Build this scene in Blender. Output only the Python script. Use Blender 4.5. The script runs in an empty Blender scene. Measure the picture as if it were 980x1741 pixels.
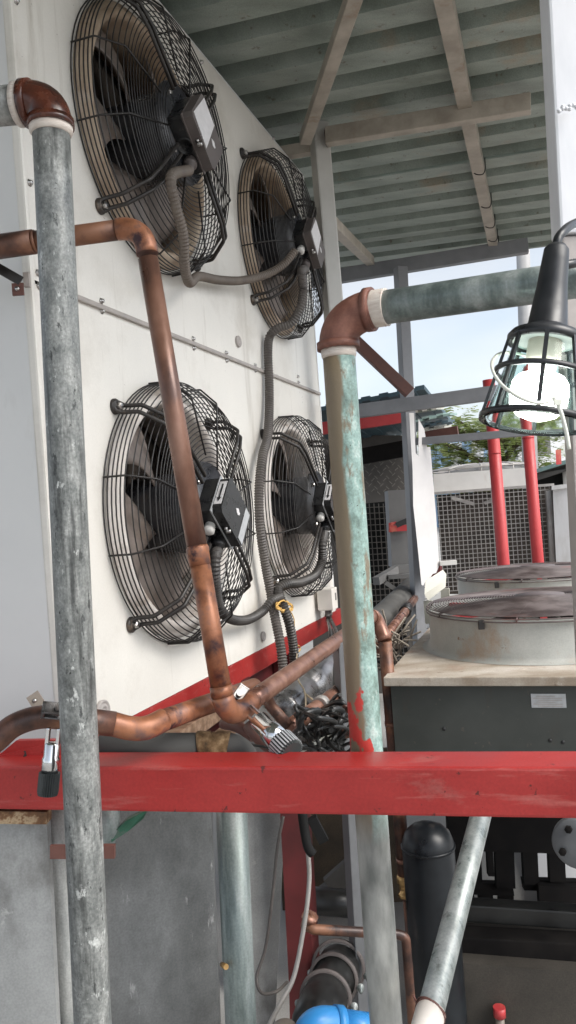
import bpy, bmesh, math, random
from mathutils import Vector, Matrix
random.seed(7)
PI = math.pi
SC = bpy.context.scene
COL = SC.collection
# ------------------------------------------------------------------ camera model (measured from the photo)
F, ROLL, HC = 1350.0, 0.0738, 1.65
CR, SR = math.cos(ROLL), math.sin(ROLL)
CAM = Vector((0, 0, HC))
def ray(u, v):
    a, b = (u-490)/F, (870.5-v)/F
    return Vector((a*CR+b*SR, 1, -a*SR+b*CR))
def U(u, v, D): return CAM + ray(u, v)*D
TH = .3370
W = Vector((math.sin(TH), math.cos(TH), 0)); N = Vector((math.cos(TH), -math.sin(TH), 0)); Z = Vector((0, 0, 1))
P0 = Vector((-.4284, 2.0525, HC))
def Wp(t, h, z): return P0 + W*t + N*h + Z*z
def WT(u, v, h=0):                      # pixel -> (t, z) on the plane h in front of the cabinet face
    r = ray(u, v); D = (h + N.dot(P0-CAM))/N.dot(r)
    p = CAM + r*D
    return (p-P0).dot(W), p.z-HC
def WH(u, v, h=0):
    t, z = WT(u, v, h); return Wp(t, h, z)
# ------------------------------------------------------------------ mesh helpers
class MB:
    def __init__(s): s.bm = bmesh.new()
    def _f(s, vs, sm=False):
        try:
            f = s.bm.faces.new(vs); f.smooth = sm; return f
        except ValueError: return None
    def box(s, c, size, ax=None, bev=0):
        c = Vector(c); X, Y, Zz = ax or (Vector((1,0,0)), Vector((0,1,0)), Z)
        x, y, z = size[0]/2, size[1]/2, size[2]/2
        if bev <= 0:
            v = [s.bm.verts.new(c+X*(i*x)+Y*(j*y)+Zz*(k*z)) for i in (-1,1) for j in (-1,1) for k in (-1,1)]
            for q in ((0,1,3,2),(4,6,7,5),(0,4,5,1),(2,3,7,6),(0,2,6,4),(1,5,7,3)): s._f([v[i] for i in q])
        else:
            t = bmesh.new(); bmesh.ops.create_cube(t, size=1)
            for vv in t.verts: vv.co = Vector((vv.co.x*2*x, vv.co.y*2*y, vv.co.z*2*z))
            bmesh.ops.bevel(t, geom=t.edges[:], offset=bev, segments=2, affect='EDGES', profile=.6)
            m = {vv: s.bm.verts.new(c+X*vv.co.x+Y*vv.co.y+Zz*vv.co.z) for vv in t.verts}
            for f in t.faces: s._f([m[q] for q in f.verts])
            t.free()
        return s
    def bar(s, a, b, w, h, up=None, bev=0):      # box from a to b; w across, h along up
        a, b = Vector(a), Vector(b); d = b-a; L = d.length; d.normalize()
        up = Vector(up) if up is not None else Z
        side = d.cross(up)
        if side.length < 1e-4: side = d.cross(Vector((0,1,0)))
        side.normalize(); u2 = side.cross(d)
        return s.box((a+b)/2, (w, L, h), (side, d, u2), bev)
    def tube(s, pts, r, n=16, caps=True, closed=False, rf=None, sm=True):
        pts = [Vector(p) for p in pts]; m = len(pts)
        tan = []
        for i in range(m):
            a = pts[(i-1) % m] if (closed or i > 0) else pts[i]
            b = pts[(i+1) % m] if (closed or i < m-1) else pts[i]
            tan.append((b-a).normalized())
        ref = Vector((0,0,1)) if abs(tan[0].z) < .9 else Vector((0,1,0))
        nrm = (ref - tan[0]*ref.dot(tan[0])).normalized()
        rings = []
        for i in range(m):
            if i: 
                nrm = nrm - tan[i]*nrm.dot(tan[i]); nrm.normalize()
            bn = tan[i].cross(nrm)
            rr = r[i] if isinstance(r, (list, tuple)) else (r*rf(i) if rf else r)
            rings.append([s.bm.verts.new(pts[i]+(nrm*math.cos(2*PI*k/n)+bn*math.sin(2*PI*k/n))*rr) for k in range(n)])
        for i in range(m if closed else m-1):
            A, B = rings[i], rings[(i+1) % m]
            for k in range(n): s._f([A[k], A[(k+1)%n], B[(k+1)%n], B[k]], sm)
        if caps and not closed:
            s._f(rings[0][::-1]); s._f(rings[-1])
        return s
    def lathe(s, prof, o=(0,0,0), ax=(0,0,1), n=32, sm=True, ref=None):   # prof [(r,h)]
        o = Vector(o); ax = Vector(ax).normalized()
        ref = Vector(ref) if ref is not None else (Vector((1,0,0)) if abs(ax.x) < .9 else Vector((0,1,0)))
        e1 = (ref-ax*ref.dot(ax)).normalized(); e2 = ax.cross(e1)
        rings = []
        for r, h in prof:
            if r < 1e-6: rings.append([s.bm.verts.new(o+ax*h)])
            else: rings.append([s.bm.verts.new(o+ax*h+(e1*math.cos(2*PI*k/n)+e2*math.sin(2*PI*k/n))*r) for k in range(n)])
        for A, B in zip(rings, rings[1:]):
            for k in range(n):
                a = [A[k % len(A)], A[(k+1) % len(A)], B[(k+1) % len(B)], B[k % len(B)]]
                q = []
                for x in a:
                    if x not in q: q.append(x)
                if len(q) > 2: s._f(q, sm)
        return s
    def prism(s, poly, o, e1, e2, d, depth):     # polygon in e1,e2, extruded by d*depth
        o = Vector(o); e1 = Vector(e1); e2 = Vector(e2); d = Vector(d)
        A = [s.bm.verts.new(o+e1*x+e2*y) for x, y in poly]; B = [s.bm.verts.new(v.co+d*depth) for v in A]
        s._f(A[::-1]); s._f(B)
        for i in range(len(A)): s._f([A[i], A[(i+1)%len(A)], B[(i+1)%len(A)], B[i]])
        return s
    def loft(s, P, Q):                           # solid between two equal-length point lists
        A = [s.bm.verts.new(Vector(p)) for p in P]; B = [s.bm.verts.new(Vector(p)) for p in Q]
        s._f(A[::-1]); s._f(B)
        for i in range(len(A)): s._f([A[i], A[(i+1)%len(A)], B[(i+1)%len(A)], B[i]])
        return s
    def grid(s, fn, nu, nv, thick=None, sm=True):
        V = [[s.bm.verts.new(fn(i/nu, j/nv)) for j in range(nv+1)] for i in range(nu+1)]
        for i in range(nu):
            for j in range(nv): s._f([V[i][j], V[i+1][j], V[i+1][j+1], V[i][j+1]], sm)
        if thick is not None:
            t = Vector(thick)
            B = [[s.bm.verts.new(V[i][j].co+t) for j in range(nv+1)] for i in range(nu+1)]
            for i in range(nu):
                for j in range(nv): s._f([B[i][j], B[i][j+1], B[i+1][j+1], B[i+1][j]], sm)
            for i in range(nu):
                s._f([V[i][0], B[i][0], B[i+1][0], V[i+1][0]]); s._f([V[i][nv], V[i+1][nv], B[i+1][nv], B[i][nv]])
            for j in range(nv):
                s._f([V[0][j], V[0][j+1], B[0][j+1], B[0][j]]); s._f([V[nu][j], B[nu][j], B[nu][j+1], V[nu][j+1]])
        return s
    def build(s, name, mat, parent=None, kind=None, fix=True, org=None):
        if fix: bmesh.ops.recalc_face_normals(s.bm, faces=s.bm.faces[:])
        me = bpy.data.meshes.new(name)
        if parent is not None: o0 = ORG.get(parent.name, Vector())
        elif org is not None: o0 = Vector(org)
        else:
            vs = [v.co for v in s.bm.verts]
            o0 = Vector(((min(v.x for v in vs)+max(v.x for v in vs))/2, (min(v.y for v in vs)+max(v.y for v in vs))/2, min(v.z for v in vs)))
        bmesh.ops.translate(s.bm, verts=s.bm.verts[:], vec=-o0)
        s.bm.to_mesh(me); s.bm.free()
        me.materials.append(mat)
        ob = bpy.data.objects.new(name, me); COL.objects.link(ob)
        if parent is not None: ob.parent = parent
        else: ob.location = o0
        ORG[ob.name] = o0
        if kind: ob['kind'] = kind
        return ob
ORG = {}
def tag(o, label, cat, group=None):
    o['label'] = label; o['category'] = cat
    if group: o['group'] = group
    return o
def thing(name, loc, label, cat, group=None):
    o = bpy.data.objects.new(name, None); COL.objects.link(o); o.empty_display_size = .05
    o.location = loc; ORG[o.name] = Vector(loc)
    return tag(o, label, cat, group)
def cr(pts, k=8):                       # Catmull-Rom
    P = [Vector(p) for p in pts]; P = [P[0]*2-P[1]]+P+[P[-1]*2-P[-2]]; out = []
    for i in range(1, len(P)-2):
        a, b, c, d = P[i-1:i+3]
        for j in range(k):
            t = j/k
            out.append(.5*((2*b)+(c-a)*t+(2*a-5*b+4*c-d)*t*t+(3*b-a-3*c+d)*t**3))
    out.append(P[-2]); return out
def resample(pts, step):
    out = [pts[0]]; acc = 0
    for a, b in zip(pts, pts[1:]):
        L = (b-a).length
        while acc+L >= step and L > 1e-9:
            a = a+(b-a)*((step-acc)/L); out.append(a.copy()); L = (b-a).length; acc = 0
        acc += L
    return out
def bendpath(pts, r, k=8):              # polyline with rounded corners
    P = [Vector(p) for p in pts]; out = [P[0]]
    for a, b, c in zip(P, P[1:], P[2:]):
        d1 = (a-b).normalized(); d2 = (c-b).normalized(); ang = d1.angle(d2)
        t = min(r/math.tan(ang/2), (a-b).length*.49, (c-b).length*.49)
        s, e = b+d1*t, b+d2*t
        for j in range(k+1):
            x = j/k; out.append(s*(1-x)**2+b*2*x*(1-x)+e*x*x)
    out.append(P[-1]); return out
def arc(a, b, c, k=10):
    a, b, c = map(Vector, (a, b, c))
    return [a*(1-x)**2+b*2*x*(1-x)+c*x*x for x in [j/k for j in range(k+1)]]
# ------------------------------------------------------------------ materials
def M(name, stops, scale=6, rough=.5, metal=0, bump=.0, stretch=(1,1,1), dirt=None, rvar=.15, detail=6, spec=.5, fine=None, nr=.6):
    """stops: [(pos, rgb)...] over a noise; dirt: (rgb, threshold, softness, scale[, stretch]) laid over by a second noise; fine: amount of fine speckle"""
    m = bpy.data.materials.new(name); m.use_nodes = True; nt = m.node_tree; nd = nt.nodes; L = nt.links
    b = nd['Principled BSDF']; tc = nd.new('ShaderNodeTexCoord')
    mp = nd.new('ShaderNodeMapping'); mp.inputs['Scale'].default_value = stretch; L.new(tc.outputs['Object'], mp.inputs[0])
    n1 = nd.new('ShaderNodeTexNoise'); n1.inputs['Scale'].default_value = scale; n1.inputs['Detail'].default_value = detail; n1.inputs['Roughness'].default_value = nr
    L.new(mp.outputs[0], n1.inputs['Vector'])
    rp = nd.new('ShaderNodeValToRGB'); el = rp.color_ramp.elements
    if len(stops) == 1: stops = [(.3, [c*.9 for c in stops[0][1]]), (.7, stops[0][1])]
    while len(el) < len(stops): el.new(.5)
    for e, (p, c) in zip(el, stops): e.position = p; e.color = (*c, 1)
    L.new(n1.outputs[0], rp.inputs[0]); colr = rp.outputs[0]
    if dirt:
        for dd in (dirt if isinstance(dirt, list) else [dirt]):
            m2 = nd.new('ShaderNodeMapping'); m2.inputs['Scale'].default_value = dd[4] if len(dd) > 4 else (1,1,1); m2.inputs['Location'].default_value = (3.1, 1.7, 5.3)
            L.new(tc.outputs['Object'], m2.inputs[0])
            n2 = nd.new('ShaderNodeTexNoise'); n2.inputs['Scale'].default_value = dd[3]; n2.inputs['Detail'].default_value = 8; n2.inputs['Roughness'].default_value = .65
            L.new(m2.outputs[0], n2.inputs['Vector'])
            mr = nd.new('ShaderNodeMapRange'); mr.inputs[1].default_value = dd[1]; mr.inputs[2].default_value = dd[1]+dd[2]
            L.new(n2.outputs[0], mr.inputs[0])
            mx = nd.new('ShaderNodeMix'); mx.data_type = 'RGBA'; mx.inputs[7].default_value = (*dd[0], 1)
            L.new(mr.outputs[0], mx.inputs[0]); L.new(colr, mx.inputs[6]); colr = mx.outputs[2]
    if fine:
        n3 = nd.new('ShaderNodeTexNoise'); n3.inputs['Scale'].default_value = 220; n3.inputs['Detail'].default_value = 3; L.new(tc.outputs['Object'], n3.inputs['Vector'])
        m3 = nd.new('ShaderNodeMapRange'); m3.inputs[1].default_value = .3; m3.inputs[2].default_value = .7; m3.inputs[3].default_value = 1-fine; m3.inputs[4].default_value = 1+fine*.6
        L.new(n3.outputs[0], m3.inputs[0])
        vm = nd.new('ShaderNodeVectorMath'); vm.operation = 'SCALE'; L.new(colr, vm.inputs[0]); L.new(m3.outputs[0], vm.inputs['Scale']); colr = vm.outputs[0]
    L.new(colr, b.inputs['Base Color'])
    b.inputs['Metallic'].default_value = metal; b.inputs['Specular IOR Level'].default_value = spec
    r2 = nd.new('ShaderNodeMapRange'); r2.inputs[1].default_value = .3; r2.inputs[2].default_value = .7
    r2.inputs[3].default_value = max(.02, rough-rvar); r2.inputs[4].default_value = min(1, rough+rvar)
    L.new(n1.outputs[0], r2.inputs[0]); L.new(r2.outputs[0], b.inputs['Roughness'])
    if bump:
        bp = nd.new('ShaderNodeBump'); bp.inputs['Strength'].default_value = bump; bp.inputs['Distance'].default_value = .003
        L.new(n1.outputs[0], bp.inputs['Height']); L.new(bp.outputs[0], b.inputs['Normal'])
    return m
def g(v, w=0): return (v*(1+w), v, v*(1-w))
DUST = (.23,.16,.10)
MT = {}
MT['white_panel'] = M('white_panel', [(.3,(.69,.66,.605)),(.7,(.77,.74,.685))], 2.2, .42, dirt=[((.50,.46,.40),.52,.3,2.6),((.46,.42,.36),.58,.2,7,(2,2,.18)),((.14,.10,.08),.70,.02,46)], fine=.03)
MT['panel_end'] = M('panel_end', [(.3,(.64,.64,.635)),(.7,(.71,.71,.70))], 2.5, .5, dirt=((.45,.43,.40),.58,.25,4,(1,1,.3)))
MT['strip'] = M('strip', [(.3,(.30,.27,.25)),(.7,(.42,.38,.35))], 20, .5)
MT['screw'] = M('screw', [(.3,(.35,.34,.33)),(.7,(.6,.58,.56))], 200, .3, 1)
MT['cap'] = M('cap', [(.3,(.36,.33,.31)),(.7,(.45,.41,.39))], 30, .6)
MT['shroud_clean'] = M('shroud_clean', [(.3,(.64,.58,.53)),(.7,(.76,.71,.66))], 7, .5, dirt=((.26,.18,.12),.56,.2,9))
MT['shroud_dusty'] = M('shroud_dusty', [(.38,(.30,.21,.14)),(.62,(.50,.40,.30))], 6, .6, dirt=((.60,.52,.44),.58,.2,5))
MT['wire'] = M('wire', [(.3,(.010,.009,.009)),(.7,(.024,.021,.019))], 40, .4, dirt=((.11,.08,.055),.64,.15,30))
MT['arm'] = M('arm', [(.3,(.018,.016,.015)),(.7,(.04,.034,.03))], 30, .45, dirt=((.17,.12,.08),.58,.2,22))
MT['blade'] = M('blade', [(.38,(.14,.112,.096)),(.62,(.27,.225,.20))], 9, .5, dirt=((.22,.16,.12),.6,.2,6))
MT['motor'] = M('motor', [(.3,(.025,.027,.032)),(.7,(.06,.06,.066))], 12, .3, dirt=((.14,.11,.09),.62,.2,14))
MT['black_plastic'] = M('black_plastic', [(.3,(.012,.012,.013)),(.7,(.03,.03,.03))], 25, .33, dirt=((.10,.09,.08),.62,.25,30))
MT['dusty_plastic'] = M('dusty_plastic', [(.3,(.085,.072,.068)),(.7,(.14,.118,.11))], 18, .55)
MT['sticker'] = M('sticker', [(.3,(.62,.60,.60)),(.7,(.75,.73,.73))], 40, .5)
MT['silver_label'] = M('silver_label', [(.3,(.42,.43,.44)),(.7,(.55,.56,.57))], 60, .4, .3)
MT['ink'] = M('ink', [(.3,(.02,.02,.02)),(.7,(.03,.03,.03))], 10, .6)
MT['gland_white'] = M('gland_white', [(.3,(.6,.58,.54)),(.7,(.72,.70,.66))], 40, .4)
MT['coil'] = M('coil', [(.38,(.09,.072,.06)),(.62,(.20,.165,.14))], 60, .7, stretch=(1,1,.05))
MT['conduit_dusty'] = M('conduit_dusty', [(.3,(.10,.08,.066)),(.7,(.17,.14,.115))], 14, .6)
MT['conduit_dark'] = M('conduit_dark', [(.3,(.028,.026,.025)),(.7,(.07,.062,.056))], 14, .5)
MT['conduit_grey'] = M('conduit_grey', [(.3,(.07,.062,.058)),(.7,(.125,.11,.10))], 14, .55)
MT['galv'] = M('galv', [(.30,(.085,.09,.087)),(.45,(.17,.178,.172)),(.55,(.235,.243,.233)),(.70,(.40,.405,.39))], 34, .45, .15, .15, (1.3,1.3,.55), dirt=[((.055,.058,.056),.545,.13,42,(1,1,.07)),((.46,.47,.455),.61,.04,46,(1,1,.5)),((.05,.053,.052),.60,.05,60,(1,1,.4)),((.015,.015,.015),.665,.015,85)], fine=.3, nr=.78)
MT['galv_dull'] = M('galv_dull', [(.36,(.15,.155,.15)),(.5,(.29,.295,.28)),(.64,(.42,.42,.40))], 12, .5, .25, .2, (2,2,.4), dirt=((.10,.09,.075),.6,.15,16,(1,1,.2)), fine=.15)
MT['galv_bright'] = M('galv_bright', [(.36,(.17,.195,.19)),(.5,(.27,.295,.285)),(.64,(.36,.38,.37))], 12, .34, .3, .15, (2,2,.5), dirt=((.08,.085,.08),.60,.1,24,(1,1,.3)), fine=.15)
MT['galv_under'] = M('galv_under', [(.38,(.10,.125,.12)),(.5,(.18,.215,.205)),(.62,(.29,.32,.31))], 11, .42, .3, .2, (2,2,.3), fine=.15)
MT['rust_dark'] = M('rust_dark', [(.36,(.030,.010,.007)),(.5,(.075,.020,.010)),(.64,(.14,.042,.02))], 16, .26, 0, .4, dirt=((.02,.012,.01),.62,.1,22))
MT['rust_pink'] = M('rust_pink', [(.36,(.10,.036,.024)),(.5,(.16,.062,.042)),(.64,(.24,.105,.075))], 18, .55, .05, .4, fine=.12)
MT['tape'] = M('tape', [(.3,(.50,.42,.36)),(.6,(.66,.60,.54)),(.75,(.36,.2,.15))], 30, .6, 0, .5, (1,1,6))
MT['copper'] = M('copper', [(.36,(.10,.052,.038)),(.46,(.185,.092,.062)),(.54,(.235,.125,.088)),(.64,(.31,.18,.135))], 9, .40, .25, .12, (1,1,.5), dirt=[((.07,.032,.03),.60,.1,11),((.42,.27,.22),.68,.1,24)])
MT['copper_hot'] = M('copper_hot', [(.36,(.055,.026,.026)),(.46,(.22,.085,.042)),(.55,(.33,.135,.068)),(.64,(.17,.09,.075))], 13, .42, .25, .2, dirt=((.05,.024,.028),.56,.1,16))
MT['copper_dark'] = M('copper_dark', [(.38,(.04,.021,.017)),(.5,(.115,.052,.034)),(.62,(.22,.10,.055))], 10, .45, .2, .2, dirt=((.018,.012,.012),.58,.1,12))
MT['copper_pale'] = M('copper_pale', [(.36,(.13,.060,.042)),(.5,(.23,.110,.075)),(.64,(.36,.20,.145))], 14, .34, .4, .1, (1,1,1), dirt=((.09,.042,.034),.62,.15,12), fine=.1)
MT['red'] = M('red', [(.38,(.27,.016,.015)),(.62,(.36,.026,.023))], 5, .40, 0, .08, (.6,1,1), dirt=[((.42,.11,.095),.57,.16,16,(.22,1,3)),((.30,.14,.12),.60,.16,5,(.5,1,1)),((.10,.014,.012),.645,.03,34),((.5,.3,.27),.70,.015,60,(.2,1,1))], fine=.12)
MT['red_post'] = M('red_post', [(.3,(.42,.035,.04)),(.7,(.52,.06,.06))], 6, .5, dirt=((.62,.28,.16),.62,.15,4,(1,1,.4)))
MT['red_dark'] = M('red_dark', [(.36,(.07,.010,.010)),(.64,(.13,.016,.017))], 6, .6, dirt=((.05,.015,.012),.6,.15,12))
MT['roof'] = M('roof', [(.36,(.23,.265,.23)),(.5,(.30,.34,.30)),(.64,(.37,.41,.37))], 3, .5, .0, 0, (1,3,1), dirt=[((.40,.28,.18),.57,.2,2.0),((.15,.12,.09),.61,.10,26)], fine=.15)
MT['cream_steel'] = M('cream_steel', [(.36,(.32,.28,.23)),(.64,(.48,.43,.365))], 8, .55, dirt=[((.26,.17,.10),.6,.2,9),((.20,.12,.08),.70,.05,50)])
MT['cream_post'] = M('cream_post', [(.3,(.46,.45,.42)),(.7,(.58,.57,.54))], 5, .5, dirt=((.36,.31,.26),.62,.2,9))
MT['white_post'] = M('white_post', [(.3,(.66,.67,.70)),(.7,(.76,.77,.80))], 20, .45, 0, .15, (1,1,.2))
MT['grey_post'] = M('grey_post', [(.3,(.19,.193,.205)),(.7,(.26,.264,.277))], 7, .5, dirt=((.16,.13,.11),.64,.2,10))
MT['shade_grey'] = M('shade_grey', [(.36,(.11,.113,.118)),(.64,(.16,.164,.17))], 7, .5)
MT['brown_steel'] = M('brown_steel', [(.3,(.09,.035,.028)),(.7,(.15,.065,.05))], 12, .6)
MT['teal_sheet'] = M('teal_sheet', [(.3,(.035,.07,.09)),(.7,(.07,.12,.145))], 5, .5)
MT['green_sheet'] = M('green_sheet', [(.3,(.22,.33,.30)),(.7,(.32,.45,.41))], 5, .5)
MT['pale_sheet'] = M('pale_sheet', [(.3,(.45,.44,.38)),(.7,(.60,.58,.50))], 6, .5)
MT['board'] = M('board', [(.3,(.60,.58,.57)),(.7,(.72,.70,.69))], 4, .6, dirt=((.45,.33,.26),.62,.25,3))
MT['dark_wall'] = M('dark_wall', [(.3,(.06,.055,.05)),(.7,(.12,.11,.10))], 4, .8)
MT['dark_coil'] = M('dark_coil', [(.36,(.035,.028,.023)),(.64,(.085,.068,.056))], 3, .8)
MT['lattice'] = M('lattice', [(.3,(.10,.09,.08)),(.7,(.16,.145,.13))], 6, .8)
MT['black_mesh'] = M('black_mesh', [(.3,(.010,.010,.010)),(.7,(.02,.02,.02))], 9, .8, spec=.15)
MT['grey_box'] = M('grey_box', [(.3,(.14,.137,.133)),(.7,(.19,.186,.18))], 5, .6)
MT['unit_white'] = M('unit_white', [(.3,(.58,.56,.53)),(.7,(.68,.66,.63))], 5, .5, dirt=((.42,.32,.25),.63,.2,4,(1,1,.4)))
MT['galv_wire'] = M('galv_wire', [(.3,(.30,.28,.26)),(.7,(.42,.40,.38))], 15, .5, .3)
MT['plate_top'] = M('plate_top', [(.38,(.30,.24,.18)),(.5,(.42,.365,.30)),(.62,(.54,.49,.43))], 3.5, .6, 0, .05, (1,2,1), dirt=[((.30,.17,.11),.53,.2,4),((.62,.56,.48),.58,.1,9),((.14,.09,.06),.62,.08,24,(1,3,1))], fine=.12)
MT['fan_drum'] = M('fan_drum', [(.36,(.33,.335,.31)),(.64,(.43,.43,.40))], 6, .5, dirt=[((.34,.22,.13),.55,.2,6,(1,1,.6)),((.20,.12,.07),.64,.06,26)], fine=.08)
MT['guard_wire'] = M('guard_wire', [(.38,(.07,.052,.05)),(.62,(.17,.14,.135))], 10, .5, dirt=((.17,.075,.065),.58,.12,4))
MT['side_grey'] = M('side_grey', [(.36,(.038,.042,.037)),(.64,(.062,.066,.06))], 4, .6, dirt=[((.06,.048,.038),.56,.15,8,(1,1,.3)),((.10,.085,.07),.64,.05,30)])  # base colour darkened to carry the shade under the top plate's overhang
MT['sheet_metal'] = M('sheet_metal', [(.36,(.095,.098,.098)),(.5,(.175,.18,.18)),(.64,(.28,.286,.286))], 3.4, .40, .3, .08, (1,1,.6), dirt=[((.40,.40,.40),.64,.05,30,(1,1,.25)),((.09,.085,.075),.54,.2,4),((.34,.34,.34),.60,.12,9,(1,1,.12))], fine=.15)
MT['concrete_sheet'] = M('concrete_sheet', [(.36,(.25,.255,.25)),(.64,(.39,.395,.39))], 4, .55, .1, .05, dirt=[((.10,.095,.088),.56,.18,5,(1,1,.5)),((.40,.40,.39),.63,.06,26)], fine=.12)
MT['rust_rail'] = M('rust_rail', [(.3,(.05,.025,.012)),(.5,(.18,.09,.04)),(.6,(.42,.31,.19)),(.75,(.10,.05,.02))], 45, .8, 0, .4)
MT['foam'] = M('foam', [(.3,(.07,.04,.015)),(.5,(.22,.13,.06)),(.7,(.42,.29,.16))], 55, .9, 0, 1)
MT['insul'] = M('insul', [(.36,(.05,.048,.044)),(.64,(.10,.097,.09))], 12, .7, 0, .2, (.3,1,1))
MT['black_pipe'] = M('black_pipe', [(.36,(.009,.009,.009)),(.64,(.02,.02,.019))], 10, .42, dirt=((.055,.048,.042),.6,.15,12))
MT['tank'] = M('tank', [(.36,(.007,.008,.010)),(.64,(.014,.017,.02))], 8, .38, spec=.35, dirt=((.06,.05,.045),.6,.15,9,(1,1,.3)))
MT['dark_frame'] = M('dark_frame', [(.36,(.007,.006,.006)),(.64,(.016,.014,.013))], 10, .85, spec=.15)
MT['brown_box'] = M('brown_box', [(.36,(.035,.030,.024)),(.64,(.062,.054,.044))], 6, .8, fine=.2)
MT['chrome'] = M('chrome', [(.3,(.62,.62,.62)),(.7,(.80,.80,.80))], 10, .14, 1, rvar=.05)
MT['rib_grey'] = M('rib_grey', [(.3,(.035,.04,.04)),(.7,(.06,.065,.065))], 20, .5)
MT['steel_body'] = M('steel_body', [(.36,(.10,.095,.095)),(.5,(.24,.235,.235)),(.64,(.42,.41,.41))], 10, .28, .75, .1, dirt=((.07,.06,.055),.56,.12,12))
MT['twine'] = M('twine', [(.3,(.50,.28,.06)),(.7,(.72,.46,.16))], 60, .8)
MT['string'] = M('string', [(.3,(.45,.36,.24)),(.7,(.6,.5,.36))], 60, .8)
MT['ivory'] = M('ivory', [(.3,(.60,.56,.51)),(.7,(.70,.66,.61))], 12, .45)
MT['wood'] = M('wood', [(.3,(.13,.075,.045)),(.5,(.24,.15,.095)),(.7,(.36,.25,.18))], 8, .7, 0, .2, (.6,6,6))
MT['blue'] = M('blue', [(.3,(.03,.22,.55)),(.7,(.055,.32,.70))], 5, .35, dirt=((.12,.25,.4),.64,.15,9))
MT['brass'] = M('brass', [(.3,(.35,.2,.07)),(.7,(.55,.36,.16))], 20, .35, .8)
MT['tin_tag'] = M('tin_tag', [(.3,(.17,.14,.115)),(.7,(.24,.205,.17))], 14, .5)
MT['lamp_black'] = M('lamp_black', [(.3,(.010,.011,.013)),(.7,(.024,.025,.028))], 20, .38, dirt=((.35,.35,.34),.735,.02,34))
MT['lamp_inner'] = M('lamp_inner', [(.3,(.30,.32,.31)),(.7,(.42,.44,.42))], 20, .4)
MT['ceramic'] = M('ceramic', [(.3,(.42,.37,.31)),(.7,(.55,.50,.43))], 20, .4)
MT['tie'] = M('tie', [(.3,(.62,.63,.55)),(.7,(.72,.73,.66))], 20, .4)
MT['green_paint'] = M('green_paint', [(.36,(.012,.06,.035)),(.52,(.02,.10,.06)),(.62,(.10,.11,.10))], 14, .5)
MT['grey_concrete'] = M('grey_concrete', [(.3,(.34,.335,.33)),(.7,(.45,.445,.44))], 3, .85, 0, .2, fine=.1)
MT['ground'] = M('ground', [(.3,(.26,.25,.235)),(.7,(.38,.37,.35))], 1.4, .9, 0, .2, fine=.15)
MT['beige_wall'] = M('beige_wall', [(.3,(.42,.36,.31)),(.7,(.52,.46,.41))], 3, .8)
MT['white_wall'] = M('white_wall', [(.3,(.66,.66,.66)),(.7,(.74,.74,.74))], 1, .8)
MT['blue_wall'] = M('blue_wall', [(.3,(.22,.34,.50)),(.7,(.28,.41,.58))], 1, .7)
MT['window_glass'] = M('window_glass', [(.3,(.05,.07,.09)),(.7,(.09,.11,.13))], 2, .15)
MT['bark'] = M('bark', [(.3,(.05,.035,.022)),(.7,(.11,.08,.055))], 12, .9)
MT['leaf'] = M('leaf', [(.38,(.17,.23,.07)),(.5,(.27,.33,.12)),(.62,(.40,.42,.18))], 1.6, .6)
MT['mud'] = M('mud', [(.3,(.055,.042,.03)),(.55,(.12,.09,.06)),(.75,(.2,.15,.1))], 5, .9, 0, .4, fine=.2)
MT['straw'] = M('straw', [(.3,(.2,.17,.14)),(.7,(.33,.29,.24))], 30, .9)
MT['car_white'] = M('car_white', [(.3,(.72,.70,.69)),(.7,(.78,.76,.75))], 1, .3)
MT['tyre'] = M('tyre', [(.3,(.012,.012,.012)),(.7,(.02,.02,.02))], 20, .8)
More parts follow.
